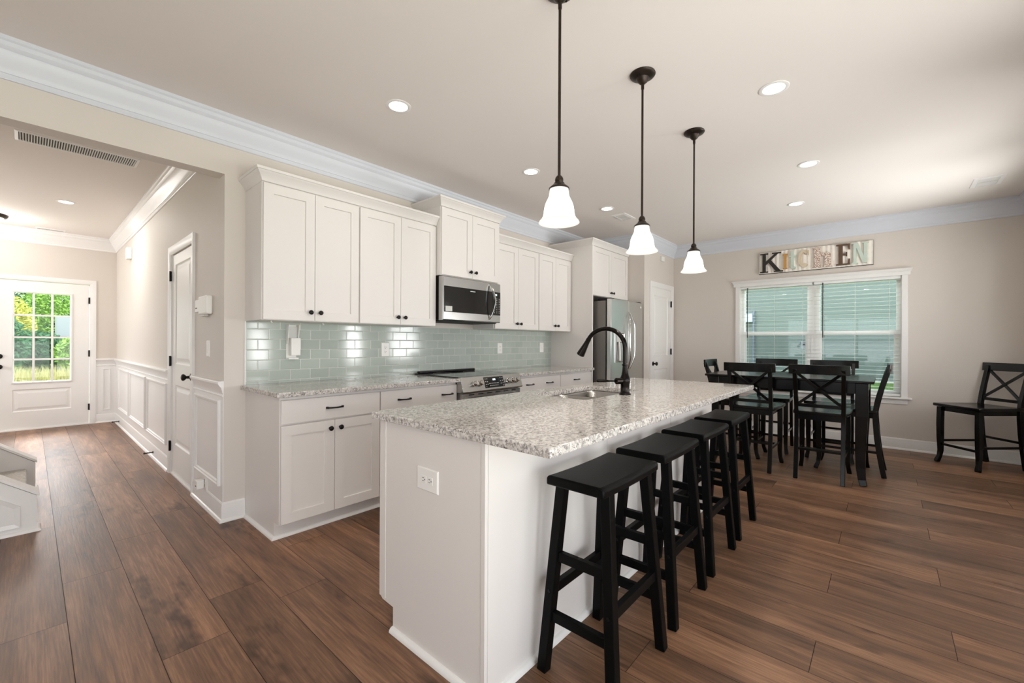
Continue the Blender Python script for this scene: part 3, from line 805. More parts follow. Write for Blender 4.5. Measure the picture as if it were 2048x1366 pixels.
# ------------------------------------------------------------------ range, microwave, fridge
def range_():
    r = thing('range', 'stainless slide-in range with black glass cooktop and front controls', 'range', (2.787, 3.0, 0))
    x0, x1 = 2.406, 3.164
    MB().box(x0 + .004, 2.70, .03, x1 - .004, WY - .03, .905).build('body', 'steel_dark', r)
    MB().box(x0 - .012, 2.72, .9155, x1 + .012, WY - .035, .924).build('cooktop', 'black_glass', r, bevel=.003)
    MB().box(x0 + .02, WY - .075, .924, x1 - .02, WY - .030, .944).build('rear_trim', 'black_metal', r, bevel=.008, label='black raised trim at the back of the cooktop')
    for cx, cy, rr in ((2.60, 2.90, .10), (2.98, 2.90, .11), (2.60, 3.17, .085), (2.98, 3.17, .085)):
        MB().lathe([(rr, .9241), (rr, .9246), (rr - .004, .9246), (rr - .004, .9241)], (cx, cy, 0), 40, False, False).build('burner_ring', 'steel_dark', r)
    # sloped control panel
    c = MB(Matrix(((0, 0, 1, 0), (1, 0, 0, 0), (0, 1, 0, 0), (0, 0, 0, 1))))
    c.prism([(2.735, .924), (2.690, .921), (2.648, .800), (2.655, .790), (2.735, .790)], x0 - .006, x1 + .008)
    cp = c.build('control_panel', 'steel', r, bevel=.003)
    # local frame on the slope
    a = Vector((0, 2.690, .921)); b_ = Vector((0, 2.648, .800)); up = (a - b_).normalized(); nrm = Vector((1, 0, 0)).cross(up).normalized()
    S = Matrix(((1, 0, nrm.x, 0), (0, up.y, nrm.y, b_.y), (0, up.z, nrm.z, b_.z), (0, 0, 0, 1)))
    MB(S).box(2.668, .016, 0, 2.918, .114, .003).build('display_panel', 'black_glass', cp)
    MB(S).box(2.775, .080, .003, 2.812, .097, .0036).build('clock_display', 'display', cp)
    k = MB(S)
    for i in range(9): k.box(2.722 + i * .0145, .050, .003, 2.728 + i * .0145, .058, .0034)
    for i in range(7): k.box(2.728 + i * .0165, .030, .003, 2.735 + i * .0165, .038, .0034)
    for zz in (.095, .070, .045, .025): k.box(2.678, zz, .003, 2.688, zz + .006, .0034); k.box(2.898, zz, .003, 2.908, zz + .006, .0034)
    for zz in (.095, .068, .045): k.box(2.700, zz, .003, 2.710, zz + .006, .0034); k.box(2.872, zz, .003, 2.882, zz + .006, .0034)
    k.build('panel_print', 'key_print', cp)
    for kx in (2.535, 2.605, 2.965, 3.030, 3.09):
        K = S @ Matrix.Translation((kx, .062, 0))
        MB(K).lathe([(.024, 0), (.0235, .016), (.020, .018), (.0195, .042), (.0165, .046), (0, .046)], n=20).box(-.005, -.019, .044, .005, .019, .054).build('control_knob', 'chrome', cp, smooth=True, angle=40)
    MB().box(x0 + .002, 2.672, .205, x1 - .002, 2.70, .782).build('oven_door', 'steel', r, bevel=.004)
    MB().box(x0 + .09, 2.669, .33, x1 - .09, 2.673, .64).build('oven_window', 'black_glass', r)
    for i in range(6): MB().box(x0 + .08 + i * .11, 2.670, .764, x0 + .14 + i * .11, 2.6735, .773).build('door_vent', 'dark_slot', r)
    h = MB(); h.tube([(x0 + .06, 2.672, .735), (x0 + .06, 2.630, .735), (x0 + .09, 2.622, .735), (x1 - .09, 2.622, .735), (x1 - .06, 2.630, .735), (x1 - .06, 2.672, .735)], .011, 10)
    h.build('oven_handle', 'chrome', r, smooth=True)
    MB().box(x0 + .002, 2.676, .05, x1 - .002, 2.70, .198).build('storage_drawer', 'steel', r, bevel=.004)
range_()

def microwave():
    x0, x1, z0, z1 = 2.418, 3.168, 1.418, 1.812; yf = 2.955
    r = thing('microwave', 'stainless over-the-range microwave with black window and curved handle', 'microwave', ((x0 + x1) / 2, 3.15, z0))
    MB().box(x0 + .003, yf + .045, z0 + .006, x1 - .003, WY - .012, z1 + .006).build('body', 'black_metal', r)
    T = frame((0, yf, 0), '-Y')
    f = MB(T); f.rings(x0, z0, x1, z1, [(0, .0), (0.008, .012)], back=-.046); fr = f.build('front_frame', 'steel', r)
    za, zb = 1.492, 1.725
    MB(T).box(x0 + .012, za, .010, x1 - .125, zb, .0145).build('door_window', 'mw_glass', r, bevel=.001)
    cp = MB(T).box(x1 - .124, za, .010, x1 - .008, zb, .0145).build('keypad', 'black_glass', r)
    MB(T).box(x1 - .084, 1.688, .0145, x1 - .056, 1.706, .0150).build('clock_display', 'display', cp)
    k = MB(T)
    for i in range(9):
        for j in range(3): k.box(x1 - .098 + j * .034, 1.655 - i * .0175, .0145, x1 - .088 + j * .034, 1.660 - i * .0175, .0149)
    k.build('keypad_print', 'key_print', cp)
    MB(T).box(2.745, 1.697, .0145, 2.812, 1.704, .0149).build('door_badge', 'key_print', r)
    MB(T).box(x0 + .028, 1.500, .0145, x0 + .105, 1.545, .0149).build('energy_sticker', 'plastic_grey', r, label='small pale sticker on the microwave window')
    h = MB(T); pts = []; rr = []
    for i in range(17):
        s = i / 16; z = 1.448 + (1.795 - 1.448) * s
        pts.append((x1 - .165 + .018 * math.sin(math.pi * s), z, .012 + .060 * math.sin(math.pi * s) ** .8)); rr.append((.0125 - .004 * abs(2 * s - 1), .007))
    h.tube(pts, rr, square=True, ref=(1, 0, 0)); h.build('handle', 'chrome', r, bevel=.003)
    MB().box(x0 + .02, yf + .03, z0 - .008, x1 - .02, WY - .03, z0 + .006).build('underside_grille', 'dark_slot', r)
microwave()

def fridge():
    x0, x1, yf, zt = 4.675, 5.560, 2.492, 1.762
    r = thing('refrigerator', 'stainless french-door refrigerator with two curved handles and ice dispenser', 'refrigerator', ((x0 + x1) / 2, 2.9, 0))
    MB().box(x0 + .004, 2.585, .02, x1 - .004, WY - .04, zt - .02).build('body', 'steel_dark', r, bevel=.004)
    MB().box(x0 + .02, 2.52, zt - .022, x0 + .11, 2.70, zt + .014).box(x1 - .11, 2.52, zt - .022, x1 - .02, 2.70, zt + .014).build('hinge_cover', 'black_metal', r, bevel=.004)
    m = (x0 + x1) / 2
    T = frame((0, 2.565, 0), '-Y')
    def door_slab(a, c, z0, z1, nm):
        d = MB(T); n = 10; vs = []; fs = []
        prof = [(a, 0)] + [(a + (c - a) * i / n, .058 + .015 * math.sin(math.pi * (.5 * (i / n) + (0.5 if a > m - .01 else 0.0)))) for i in range(n + 1)] + [(c, 0)]
        k = len(prof)
        vs = [(x, z0, y) for x, y in prof] + [(x, z1, y) for x, y in prof]
        fs = [(i, (i + 1) % k, k + (i + 1) % k, k + i) for i in range(k)] + [tuple(range(k)), tuple(range(k, 2 * k))]
        d.add(vs, fs)
        return d.build(nm, 'fridge', r, smooth=True, angle=35, bevel=.004)
    dl = door_slab(x0, m - .003, .68, zt, 'left_door'); drr = door_slab(m + .003, x1, .68, zt, 'right_door')
    fz = MB(T).box(x0, .06, 0, x1, .668, .066).build('freezer_drawer', 'fridge', r, bevel=.01)
    # dispenser
    MB(T).rframe(4.770, .975, 4.985, 1.345, [(0, .055), (0, .081), (.006, .083), (.010, .080), (.010, .060)]).build('dispenser_frame', 'chrome', dl)
    MB(T).box(4.780, 1.235, .055, 4.975, 1.335, .079).build('dispenser_panel', 'plastic_grey', dl)
    MB(T).rframe(4.780, .985, 4.975, 1.232, [(0, .079), (.012, .066), (.05, .0655), (.0974, .0655)]).build('dispenser_recess', 'steel_dark', dl)
    MB(T).tube([(4.842, 1.232, .078), (4.858, 1.10, .082), (4.866, 1.0, .080)], .014, 10).build('dispenser_paddle', 'plastic', dl, smooth=True)
    for sg, par in ((-1, dl), (1, drr)):
        h = MB(T); pts = []
        for i in range(21):
            s = i / 20; q = math.sin(math.pi * s) ** .9
            pts.append((m + sg * (.022 + .045 * q), .885 + .735 * s, .072 + .052 * min(1, q * 1.6)))
        h.tube(pts, .0115, 10); h.build('handle', 'chrome', par, smooth=True)
    h = MB(T); h.tube([(x0 + .1, .60, .066), (x0 + .11, .60, .11), (x1 - .11, .60, .11), (x1 - .1, .60, .066)], .012, 10); h.build('freezer_handle', 'chrome', fz, smooth=True)
    MB(T).lathe([(.017, .0), (.017, .0005)], (x1 - .065, 1.705, .063), 16).build('round_badge', 'plastic', drr)
fridge()

# ------------------------------------------------------------------ island, sink, faucet
def island():
    x0, x1, ya, yb = 1.020, 3.505, 1.012, 1.662
    r = thing('kitchen_island', 'long white kitchen island cabinet beneath the granite top', 'island', ((x0 + x1) / 2, (ya + yb) / 2, 0))
    b = MB(Matrix(((0, 0, 1, 0), (1, 0, 0, 0), (0, 1, 0, 0), (0, 0, 0, 1))))
    b.prism([(ya + .004, 0), (yb - .10, 0), (yb - .10, .105), (yb, .105), (yb, .60), (ya + .004, .60)], x0 + .012, x1 - .012)
    b.build('body', 'cabinet', r)
    for xx in (x0, x1 - .012):
        e = MB(Matrix(((0, 0, 1, 0), (1, 0, 0, 0), (0, 1, 0, 0), (0, 0, 0, 1))))
        e.prism([(ya, 0), (yb - .10, 0), (yb - .10, .098), (yb - .02, .102), (yb, .115), (yb, .884), (ya, .884)], xx, xx + .012)
        e.build('end_panel', 'cabinet', r, bevel=.0015)
    st = MB().box(x0 - .003, yb - .045, .115, x0, yb, .884).box(x0 - .003, ya, .02, x0, ya + .02, .884); st.build('corner_stile', 'cabinet', r, bevel=.001)
    cuts = [x0 + .012, 1.855, 2.665, x1 - .012]
    for i in range(3):
        MB().box(cuts[i] + .0012, ya, .0, cuts[i + 1] - .0012, ya + .014, .884).build('back_panel', 'cabinet', r, bevel=.0008)
    MB().box(x0 + .012, yb - .014, .105, x1 - .012, yb, .884).build('face_frame', 'cabinet', r)
    xs = [x0 + .02, 1.60, 1.93, 2.66, 3.08, x1 - .02]
    for i in range(5):
        T = frame((0, yb, 0), '+Y')
        d = MB(T).rings(-xs[i + 1] + .003, .115, -xs[i] - .003, .865, [(0, .019), (.001, .02), (.06, .02), (.062, .010)]).build('door', 'cabinet', r)
        MB(frame((xs[i + 1] - .04, yb + .02, .80), '+Y')).lathe(CABKNOB, n=12).build('knob', 'black_metal', d, smooth=True)
    MB().sweep([(x0, yb - .10), (x0, ya), (x1, ya), (x1, yb - .10)][::-1], [(-o, z) for o, z in SP]).build('shoe_molding', 'trim', r, smooth=True)
    # outlet on the end
island()
SK = (1.965, 1.205, 2.645, 1.582)   # cut-out
top = MB()
ox0, oy0, ox1, oy1 = .995, .727, 3.530, 1.697
def ring_plate(mb, o, i, z0, z1):
    ov = [(o[0], o[1]), (o[2], o[1]), (o[2], o[3]), (o[0], o[3])]
    c = .035; iv = []
    for (cx, cy, a0) in ((i[0] + c, i[1] + c, 180), (i[2] - c, i[1] + c, 270), (i[2] - c, i[3] - c, 0), (i[0] + c, i[3] - c, 90)):
        for k in range(5):
            a = math.radians(a0 + 90 * k / 4); iv.append((cx + c * math.cos(a), cy + c * math.sin(a)))
    n = len(iv)
    vs = [(x, y, z) for z in (z0, z1) for x, y in ov] + [(x, y, z) for z in (z0, z1) for x, y in iv]
    fs = []
    for k in range(4):
        fs.append((k, (k + 1) % 4, 4 + (k + 1) % 4, 4 + k))
    for k in range(n):
        fs.append((8 + k, 8 + n + k, 8 + n + (k + 1) % n, 8 + (k + 1) % n))
    for zi, z in ((0, 0), (4, n)):
        for q in range(4):
            # fan from the outer corner q to its inner arc, then a quad to the next corner
            for k in range(4):
                fs.append((zi + q, 8 + z + q * 5 + k, 8 + z + q * 5 + k + 1))
            fs.append((zi + q, 8 + z + q * 5 + 4, 8 + z + ((q + 1) * 5) % n, zi + (q + 1) % 4))
    mb.add(vs, fs)
ring_plate(top, (ox0, oy0, ox1, oy1), SK, .884, .915)
single(top, 'island_countertop', 'granite', 'large speckled grey granite top of the kitchen island with sink cut-out', 'countertop', bevel=.004)

def sink():
    r = thing('sink', 'stainless undermount double-bowl sink set in the island top', 'sink', (2.3, 1.38, .70))
    x0, y0, x1, y1 = SK
    def bowl(a, b_):
        m = MB(); zb = .70
        rects = [(a - .0, y0 - .008, b_ + .0, y1 + .008, .883), (a + .006, y0 + .002, b_ - .006, y1 - .002, .870), (a + .016, y0 + .014, b_ - .016, y1 - .014, zb + .03), (a + .045, y0 + .045, b_ - .045, y1 - .045, zb)]
        vs = []; fs = []
        for (p, q, s, t, z) in rects:
            c = .05
            for (cx, cy, a0) in ((p + c, q + c, 180), (s - c, q + c, 270), (s - c, t - c, 0), (p + c, t - c, 90)):
                for k in range(6):
                    an = math.radians(a0 + 90 * k / 5); vs.append((cx + c * math.cos(an), cy + c * math.sin(an), z))
        n = 24
        for k in range(3):
            for i in range(n): fs.append((k * n + i, k * n + (i + 1) % n, (k + 1) * n + (i + 1) % n, (k + 1) * n + i))
        fs.append(tuple(3 * n + i for i in range(n)))
        m.add(vs, fs)
        m.lathe([(.042, zb + .001), (.036, zb + .004), (.018, zb + .002), (0, zb + .002)], ((a + b_) / 2, (y0 + y1) / 2, 0), 20)
        return m.build('bowl', 'steel', r, smooth=True, angle=50)
    bowl(x0 - .008, 2.300); bowl(2.312, x1 + .008)
    MB().box(2.297, y0 - .005, .80, 2.315, y1 + .005, .862).build('divider', 'steel', r, bevel=.006)
sink()

def faucet():
    bx, by, z = 2.333, 1.158, .915
    r = thing('faucet', 'dark bronze gooseneck pull-down faucet beside the island sink', 'faucet', (bx, by, z))
    MB().lathe([(.0, z), (.034, z), (.034, z + .006), (.029, z + .010), (.028, z + .013), (.026, z + .018), (.026, z + .062), (.030, z + .074), (.031, z + .088), (.027, z + .102), (.021, z + .116), (.0165, z + .145), (.0145, z + .170), (.018, z + .174), (.018, z + .181), (.0135, z + .185), (.0, z + .185)], (bx, by, 0), 24).build('body', 'faucet', r, smooth=True, angle=35)
    pts = [(bx, by, z + .18), (bx, by, z + .23), (bx, by, z + .275)]
    R = .125; cy = by + R; cz = z + .278
    for i in range(1, 15):
        a = math.pi - math.radians(158) * i / 14
        pts.append((bx - .02 * (i / 14), cy + R * math.cos(a), cz + R * .92 * math.sin(a)))
    MB().tube(pts, .0135, 14).build('spout', 'faucet', r, smooth=True, angle=50)
    p = Vector(pts[-1]); d = (p - Vector(pts[-2])).normalized()
    hd = MB(); q = [p - d * .01, p, p + d * .004, p + d * .03, p + d * .088, p + d * .104, p + d * .108]
    hd.tube(q, [.015, .016, .0145, .017, .024, .0255, .022], 16); h = hd.build('spray_head', 'faucet', r, smooth=True, angle=40)
    MB().tube([p + d * .045 + Vector((.012, .016, .0)), p + d * .075 + Vector((.014, .018, 0))], .008, 8).build('spray_button', 'black_metal', h, smooth=True)
    hz = z + .082
    hv = MB(); hv.tube([(bx - .015, by + .01, hz), (bx - .052, by + .030, hz), (bx - .056, by + .032, hz)], [.019, .019, .015], 14)
    hv.build('valve', 'faucet', r, smooth=True, angle=40)
    lv = MB(); lv.tube([(bx - .050, by + .030, hz), (bx - .085, by + .056, hz + .001), (bx - .115, by + .078, hz + .003), (bx - .145, by + .10, hz + .004), (bx - .150, by + .104, hz + .004)], [.005, .0055, .009, .010, .004], 10)
    lv.build('lever', 'faucet', r, smooth=True, angle=50)
faucet()

# ------------------------------------------------------------------ stools
def stool():
    r = thing('bar_stool', 'black saddle-seat wooden bar stool nearest the camera', 'stool', (0, 0, 0), 'bar stools along the island')
    L, W, H = .45, .235, .738
    s = MB(); n = 14; vs = []; fs = []
    prof_y = [(-W / 2, -.036), (-W / 2, -.009), (-W / 2 + .010, 0), (W / 2 - .010, 0), (W / 2, -.009), (W / 2, -.036)]
    for i in range(n + 1):
        t = -1 + 2 * i / n; x = L / 2 * t
        z = H - .004 + .005 * t * t
        if i in (0, n): pass
        for y, dz in prof_y: vs.append((x, y, z + dz))
    k = len(prof_y)
    for i in range(n):
        for j in range(k):
            fs.append((i * k + j, i * k + (j + 1) % k, (i + 1) * k + (j + 1) % k, (i + 1) * k + j))
    fs.append(tuple(range(k))); fs.append(tuple(n * k + j for j in range(k)))
    s.add(vs, fs)
    s.build('seat', 'stool_wood', r, bevel=.006, smooth=True, angle=35)
    lw = .019
    def lp(sx, sy, z):   # leg centre at height z
        t = z / .70
        return Vector((sx * (.200 - .046 * t), sy * (.144 - .052 * t), z))
    for sx in (-1, 1):
        for sy in (-1, 1):
            l = MB(); l.tube([lp(sx, sy, 0), lp(sx, sy, .715)], (lw, lw), square=True, ref=(1, 0, 0)); l.build('leg', 'stool_wood', r, bevel=.003)
    def rung(a, b_, nm='rung'):
        l = MB(); l.tube([a, b_], (.0115, .018) if True else 0, square=True, ref=(0, 0, 1)); l.build(nm, 'stool_wood', r, bevel=.002)
    for sx in (-1, 1):
        rung(lp(sx, -1, .21), lp(sx, 1, .21)); rung(lp(sx, -1, .43), lp(sx, 1, .43))
    for sy in (-1, 1):
        rung(lp(-1, sy, .30), lp(1, sy, .30), 'footrest')
    bt = MB()
    for sx in (-1, 1):
        for sy in (-1, 1):
            p = lp(sx, sy, .30) + Vector((sx * (lw + .0), 0, 0))
            bt.tube([p, p + Vector((sx * .002, 0, 0))], .006, 8)
    bt.build('bolt_heads', 'black_metal', r)
    return r
st0 = stool()
stools = [(1.475, .812, .0, None), (2.02, .822, .01, 'second black saddle-seat bar stool from the near end of the island'),
          (2.57, .826, -.01, 'third black saddle-seat bar stool from the near end of the island'), (3.115, .828, .0, 'black saddle-seat bar stool at the far end of the island, closest to the dining table')]
for i, (x, y, a, lb) in enumerate(stools):
    if i == 0: st0.location = (x, y, 0); st0.rotation_euler = (0, 0, a)
    else: dup(st0, (x, y, 0), a, lb)

# ------------------------------------------------------------------ dining table and chairs
def table():
    x0, y0, x1, y1, z = 4.66, .067, 5.56, 1.416, .906
    r = thing('dining_table', 'black counter-height rectangular dining table by the window', 'table', ((x0 + x1) / 2, (y0 + y1) / 2, 0))
    MB().box(x0, y0, z - .022, x1, y1, z).build('tabletop', 'black_wood', r, bevel=.006)
    i = .045
    MB().box(x0 + i, y0 + i, z - .115, x1 - i, y0 + i + .02, z - .022).box(x0 + i, y1 - i - .02, z - .115, x1 - i, y1 - i, z - .022).box(x0 + i, y0 + i, z - .115, x0 + i + .02, y1 - i, z - .022).box(x1 - i - .02, y0 + i, z - .115, x1 - i, y1 - i, z - .022).build('apron', 'black_wood', r, bevel=.002)
    for sx, cx in ((-1, x0 + i + .038), (1, x1 - i - .038)):
        for sy, cy in ((-1, y0 + i + .038), (1, y1 - i - .038)):
            pts = []; rr = []
            for zz, o, h in ((.0, .016, .024), (.05, .004, .027), (.15, -.006, .032), (.30, -.008, .036), (.45, -.004, .040), (.60, 0, .043), (.79, 0, .044), (.883, 0, .044)):
                pts.append((cx + sx * o, cy + sy * o, zz)); rr.append((h, h))
            MB().tube(pts, rr, square=True, ref=(1, 0, 0)).build('leg', 'black_wood', r, bevel=.004)
table()

def chair():
    """local: faces +x, back feet near x=0"""
    r = thing('dining_chair', 'tmp', 'chair', (0, 0, 0), 'black cross-back dining chairs')
    def back_x(z):
        if z < .58: return -.012 - .045 * ((.58 - z) / .58) ** 2.2 + .02 * (z / .58)
        t = (z - .58) / .45
        return .008 - .085 * t ** 1.15 - .02 * t * t
    for sy in (-1, 1):
        pts = []; rr = []
        for zz in (0, .08, .2, .35, .5, .58, .64, .72, .82, .92, 1.0):
            y = sy * (.170 if zz < .55 else .170 + .006 * ((zz - .55) / .45))
            pts.append((back_x(zz), y, zz)); rr.append((.016, .021 if .3 < zz < .8 else .019))
        MB().tube(pts, rr, square=True, ref=(1, 0, 0)).build('back_leg', 'black_wood', r, bevel=.003, smooth=True, angle=30)
        pts = []; rr = []
        for zz, o, h in ((0, .026, .017), (.02, .022, .018), (.06, .008, .016), (.12, .0, .018), (.25, .002, .021), (.40, .003, .022), (.575, 0, .022)):
            pts.append((.425 + o, sy * (.178 + o * .5), zz)); rr.append((h, h))
        MB().tube(pts, rr, square=True, ref=(1, 0, 0)).build('front_leg', 'black_wood', r, bevel=.003, smooth=True, angle=30)
    # seat: a dished plate
    nx, ny = 12, 12; vs = []; fs = []
    def sp(i, j):
        u = i / nx; v = -1 + 2 * j / ny
        half = .190 + .030 * math.sin(math.pi * min(1, u * .9 + .1) * .6)
        x = -.005 + .475 * u + (.018 * (1 - v * v) if u > .5 else 0) * (u - .5) * 2
        d = -.012 * max(0, 1 - ((u - .42) / .45) ** 2) * max(0, 1 - (abs(v)) ** 2.5) 
        return x, v * half, d
    for zz in (0, 1):
        for i in range(nx + 1):
            for j in range(ny + 1):
                x, y, d = sp(i, j)
                vs.append((x, y, .612 + d) if zz else (x, y, .582))
    K = (nx + 1) * (ny + 1); q = lambda a, b_: a * (ny + 1) + b_
    for i in range(nx):
        for j in range(ny):
            fs.append((q(i, j), q(i, j + 1), q(i + 1, j + 1), q(i + 1, j)))
            fs.append((K + q(i, j), K + q(i + 1, j), K + q(i + 1, j + 1), K + q(i, j + 1)))
    for i in range(nx):
        for j in (0, ny): fs.append((q(i, j), q(i + 1, j), K + q(i + 1, j), K + q(i, j)))
    for j in range(ny):
        for i in (0, nx): fs.append((q(i, j), q(i, j + 1), K + q(i, j + 1), K + q(i, j)))
    MB().add(vs, fs).build('seat', 'black_wood', r, bevel=.007, smooth=True, angle=50)
    ap = MB().box(.02, -.172, .535, .42, -.154, .583).box(.02, .154, .535, .42, .172, .583).box(.405, -.165, .535, .423, .165, .583).box(.0, -.155, .535, .018, .155, .583)
    ap.build('apron', 'black_wood', r)
    # curved top rail
    n = 12; vs = []; fs = []
    for i in range(n + 1):
        t = -1 + 2 * i / n; y = .222 * t; x = back_x(.99) - .004 - .022 * (1 - t * t) + .01
        for dx, zz in ((-.011, .952), (.011, .952), (.005, 1.035), (-.016, 1.035)): vs.append((x + dx, y, zz))
    for i in range(n):
        for j in range(4): fs.append((4 * i + j, 4 * i + (j + 1) % 4, 4 * i + 4 + (j + 1) % 4, 4 * i + 4 + j))
    fs += [(0, 1, 2, 3), (4 * n, 4 * n + 1, 4 * n + 2, 4 * n + 3)]
    MB().add(vs, fs).build('top_rail', 'black_wood', r, bevel=.003, smooth=True, angle=30)
    lr = MB(); lr.tube([(back_x(.665), -.16, .665), (back_x(.665), .16, .665)], (.009, .015), square=True, ref=(0, 0, 1)); lr.build('lower_rail', 'black_wood', r, bevel=.002)
    for sg in (-1, 1):
        c = MB(); pts = []
        for i in range(9):
            t = i / 8; zz = .678 + (.955 - .678) * t
            pts.append((back_x(zz) - .006 * math.sin(math.pi * t) + sg * .003, sg * (-.155 + .31 * t), zz))
        c.tube(pts, (.012, .008), square=True, ref=(1, 0, 0)); c.build('cross_brace', 'black_wood', r, bevel=.002)
    def bar(a, b_, nm):
        MB().tube([a, b_], (.008, .0115), square=True, ref=(0, 0, 1)).build(nm, 'black_wood', r, bevel=.002)
    bar((.428, -.17, .19), (.428, .17, .19), 'stretcher')
    for sy in (-1, 1): bar((back_x(.225), sy * .172, .225), (.426, sy * .178, .225), 'stretcher')
    bar((back_x(.27), -.165, .27), (back_x(.27), .165, .27), 'stretcher')
    return r
ch0 = chair()
chairs = [((4.655, .985, 0), 0.0, 'black cross-back chair on the island side of the table, left of two'),
          ((4.660, .440, 0), 0.0, 'black cross-back chair on the island side of the table, right of two'),
          ((5.975, 1.005, 0), math.pi, 'black cross-back chair on the window side of the table, in front of the left window'),
          ((5.975, .440, 0), math.pi, 'black cross-back chair on the window side of the table, in front of the right window'),
          ((5.310, .060, 0), math.pi / 2, 'black cross-back chair at the right end of the dining table, seen from the side'),
          ((5.28, 1.455, 0), -math.pi / 2, 'black cross-back chair at the left end of the dining table, mostly hidden'),
          ((6.435, -.868, 0), math.radians(133), 'black cross-back chair standing alone in the corner right of the window')]
for i, (loc, rz, lb) in enumerate(chairs):
    if i == 0: ch0.location = loc; ch0.rotation_euler = (0, 0, rz); ch0['label'] = lb
    else: dup(ch0, loc, rz, lb)

# ------------------------------------------------------------------ pendants and ceiling fittings
def pendant():
    r = thing('pendant_light', 'bell-shaped white glass pendant on a bronze rod, nearest of three over the island', 'pendant light', (0, 0, CEIL), 'pendant lights over the island')
    Z = CEIL
    MB().lathe([(0, Z), (.068, Z), (.070, Z - .006), (.064, Z - .014), (.050, Z - .020), (.036, Z - .026), (.028, Z - .040), (.018, Z - .052), (.010, Z - .058), (0, Z - .058)], n=28).build('canopy', 'bronze', r, smooth=True, angle=35)
    sc = MB()
    for sx in (-1, 1): sc.lathe([(0, 0), (.005, 0), (.005, -.006), (0, -.007)], (sx * .047, 0, Z - .020), 8)
    sc.build('canopy_screws', 'black_metal', r)
    MB().tube([(0, 0, Z - .05), (0, 0, 1.925)], .0062, 10).lathe([(.0085, Z - .085), (.0085, Z - .055)], n=10).build('rod', 'bronze', r, smooth=True, angle=40)
    MB().lathe([(0, 1.932), (.010, 1.932), (.015, 1.926), (.018, 1.918), (.018, 1.910), (.015, 1.905), (.022, 1.902), (.024, 1.896), (.034, 1.888), (.043, 1.880), (.044, 1.874), (.0, 1.874)], n=24).build('fitter', 'bronze', r, smooth=True, angle=30)
    out = [(.040, 1.880), (.041, 1.862), (.043, 1.846), (.049, 1.832), (.056, 1.818), (.061, 1.803), (.064, 1.786), (.066, 1.770), (.069, 1.757), (.076, 1.746), (.084, 1.738), (.087, 1.732)]
    inn = [(r_ - .003, z_) for r_, z_ in reversed(out)]
    MB().lathe(out + inn, n=36, cap0=False, cap1=False).build('glass_shade', 'shade', r, smooth=True, angle=60)
    return r
pn = pendant()
for i, (x, y, lb) in enumerate(((1.490, 1.047, None), (2.268, 1.028, 'bell-shaped white glass pendant on a bronze rod, middle of three over the island'), (3.13, 1.030, 'bell-shaped white glass pendant on a bronze rod, farthest of three over the island'))):
    if i == 0: pn.location = (x, y, CEIL)
    else: dup(pn, (x, y, CEIL), 0, lb)
    pl = bpy.data.lights.new('pendant_bulb', 'POINT'); pl.energy = 9.5; pl.color = (1, .92, .82); pl.shadow_soft_size = .03
    po = bpy.data.objects.new('pendant_bulb', pl); COL.objects.link(po); po.location = (x, y, 1.79)

def can():
    r = thing('recessed_light', 'tmp', 'recessed light', (0, 0, CEIL), 'recessed ceiling lights')
    Z = CEIL
    MB().lathe([(.058, Z - .0005), (.058, Z - .004), (.074, Z - .006), (.079, Z - .003), (.079, Z)], n=32, cap0=False, cap1=False).build('trim_ring', 'trim', r, smooth=True, angle=40)
    MB().lathe([(.0, Z - .0022), (.058, Z - .0025), (.058, Z - .001), (0, Z - .001)], n=28, cap0=False, cap1=False).build('lens', 'lens', r)
    return r
cn = can()
cans = [(1.555, 2.345, 'lit recessed ceiling light above the left wall cabinets'), (2.92, 2.355, 'lit recessed ceiling light just left of the nearest pendant shade'), (4.285, 2.355, 'lit recessed ceiling light beside the small ceiling vent by the fridge'),
        (2.90, .50, 'largest lit recessed ceiling light, upper right of the photo'), (4.31, .49, 'lit recessed ceiling light between two others in the right row'), (5.45, .73, 'farthest lit recessed ceiling light, over the dining table'),
        (.26, 6.72, 'lit recessed ceiling light in the entry hall'),
        (1.5, .5, 'added unseen recessed ceiling light over the camera side of the island'), (.1, 1.4, 'added unseen recessed ceiling light above the camera'), (-1.6, .4, 'added unseen recessed ceiling light in the near living area'), (-1.6, 2.3, 'added unseen recessed ceiling light in the living area by the hall opening'), (-3.3, 1.3, 'added unseen recessed ceiling light in the far living area')]  # this row is out of view, added to help light the room
for i, (x, y, lb) in enumerate(cans):
    if i == 0: cn.location = (x, y, CEIL); cn['label'] = lb
    else: dup(cn, (x, y, CEIL), 0, lb)
    l = bpy.data.lights.new('recessed_lamp', 'AREA'); l.shape = 'DISK'; l.size = .11; l.energy = 18 if y > 5 else 1.4; l.color = (1, .96, .92)
    o = bpy.data.objects.new('recessed_lamp', l); COL.objects.link(o); o.location = (x, y, CEIL - .012)

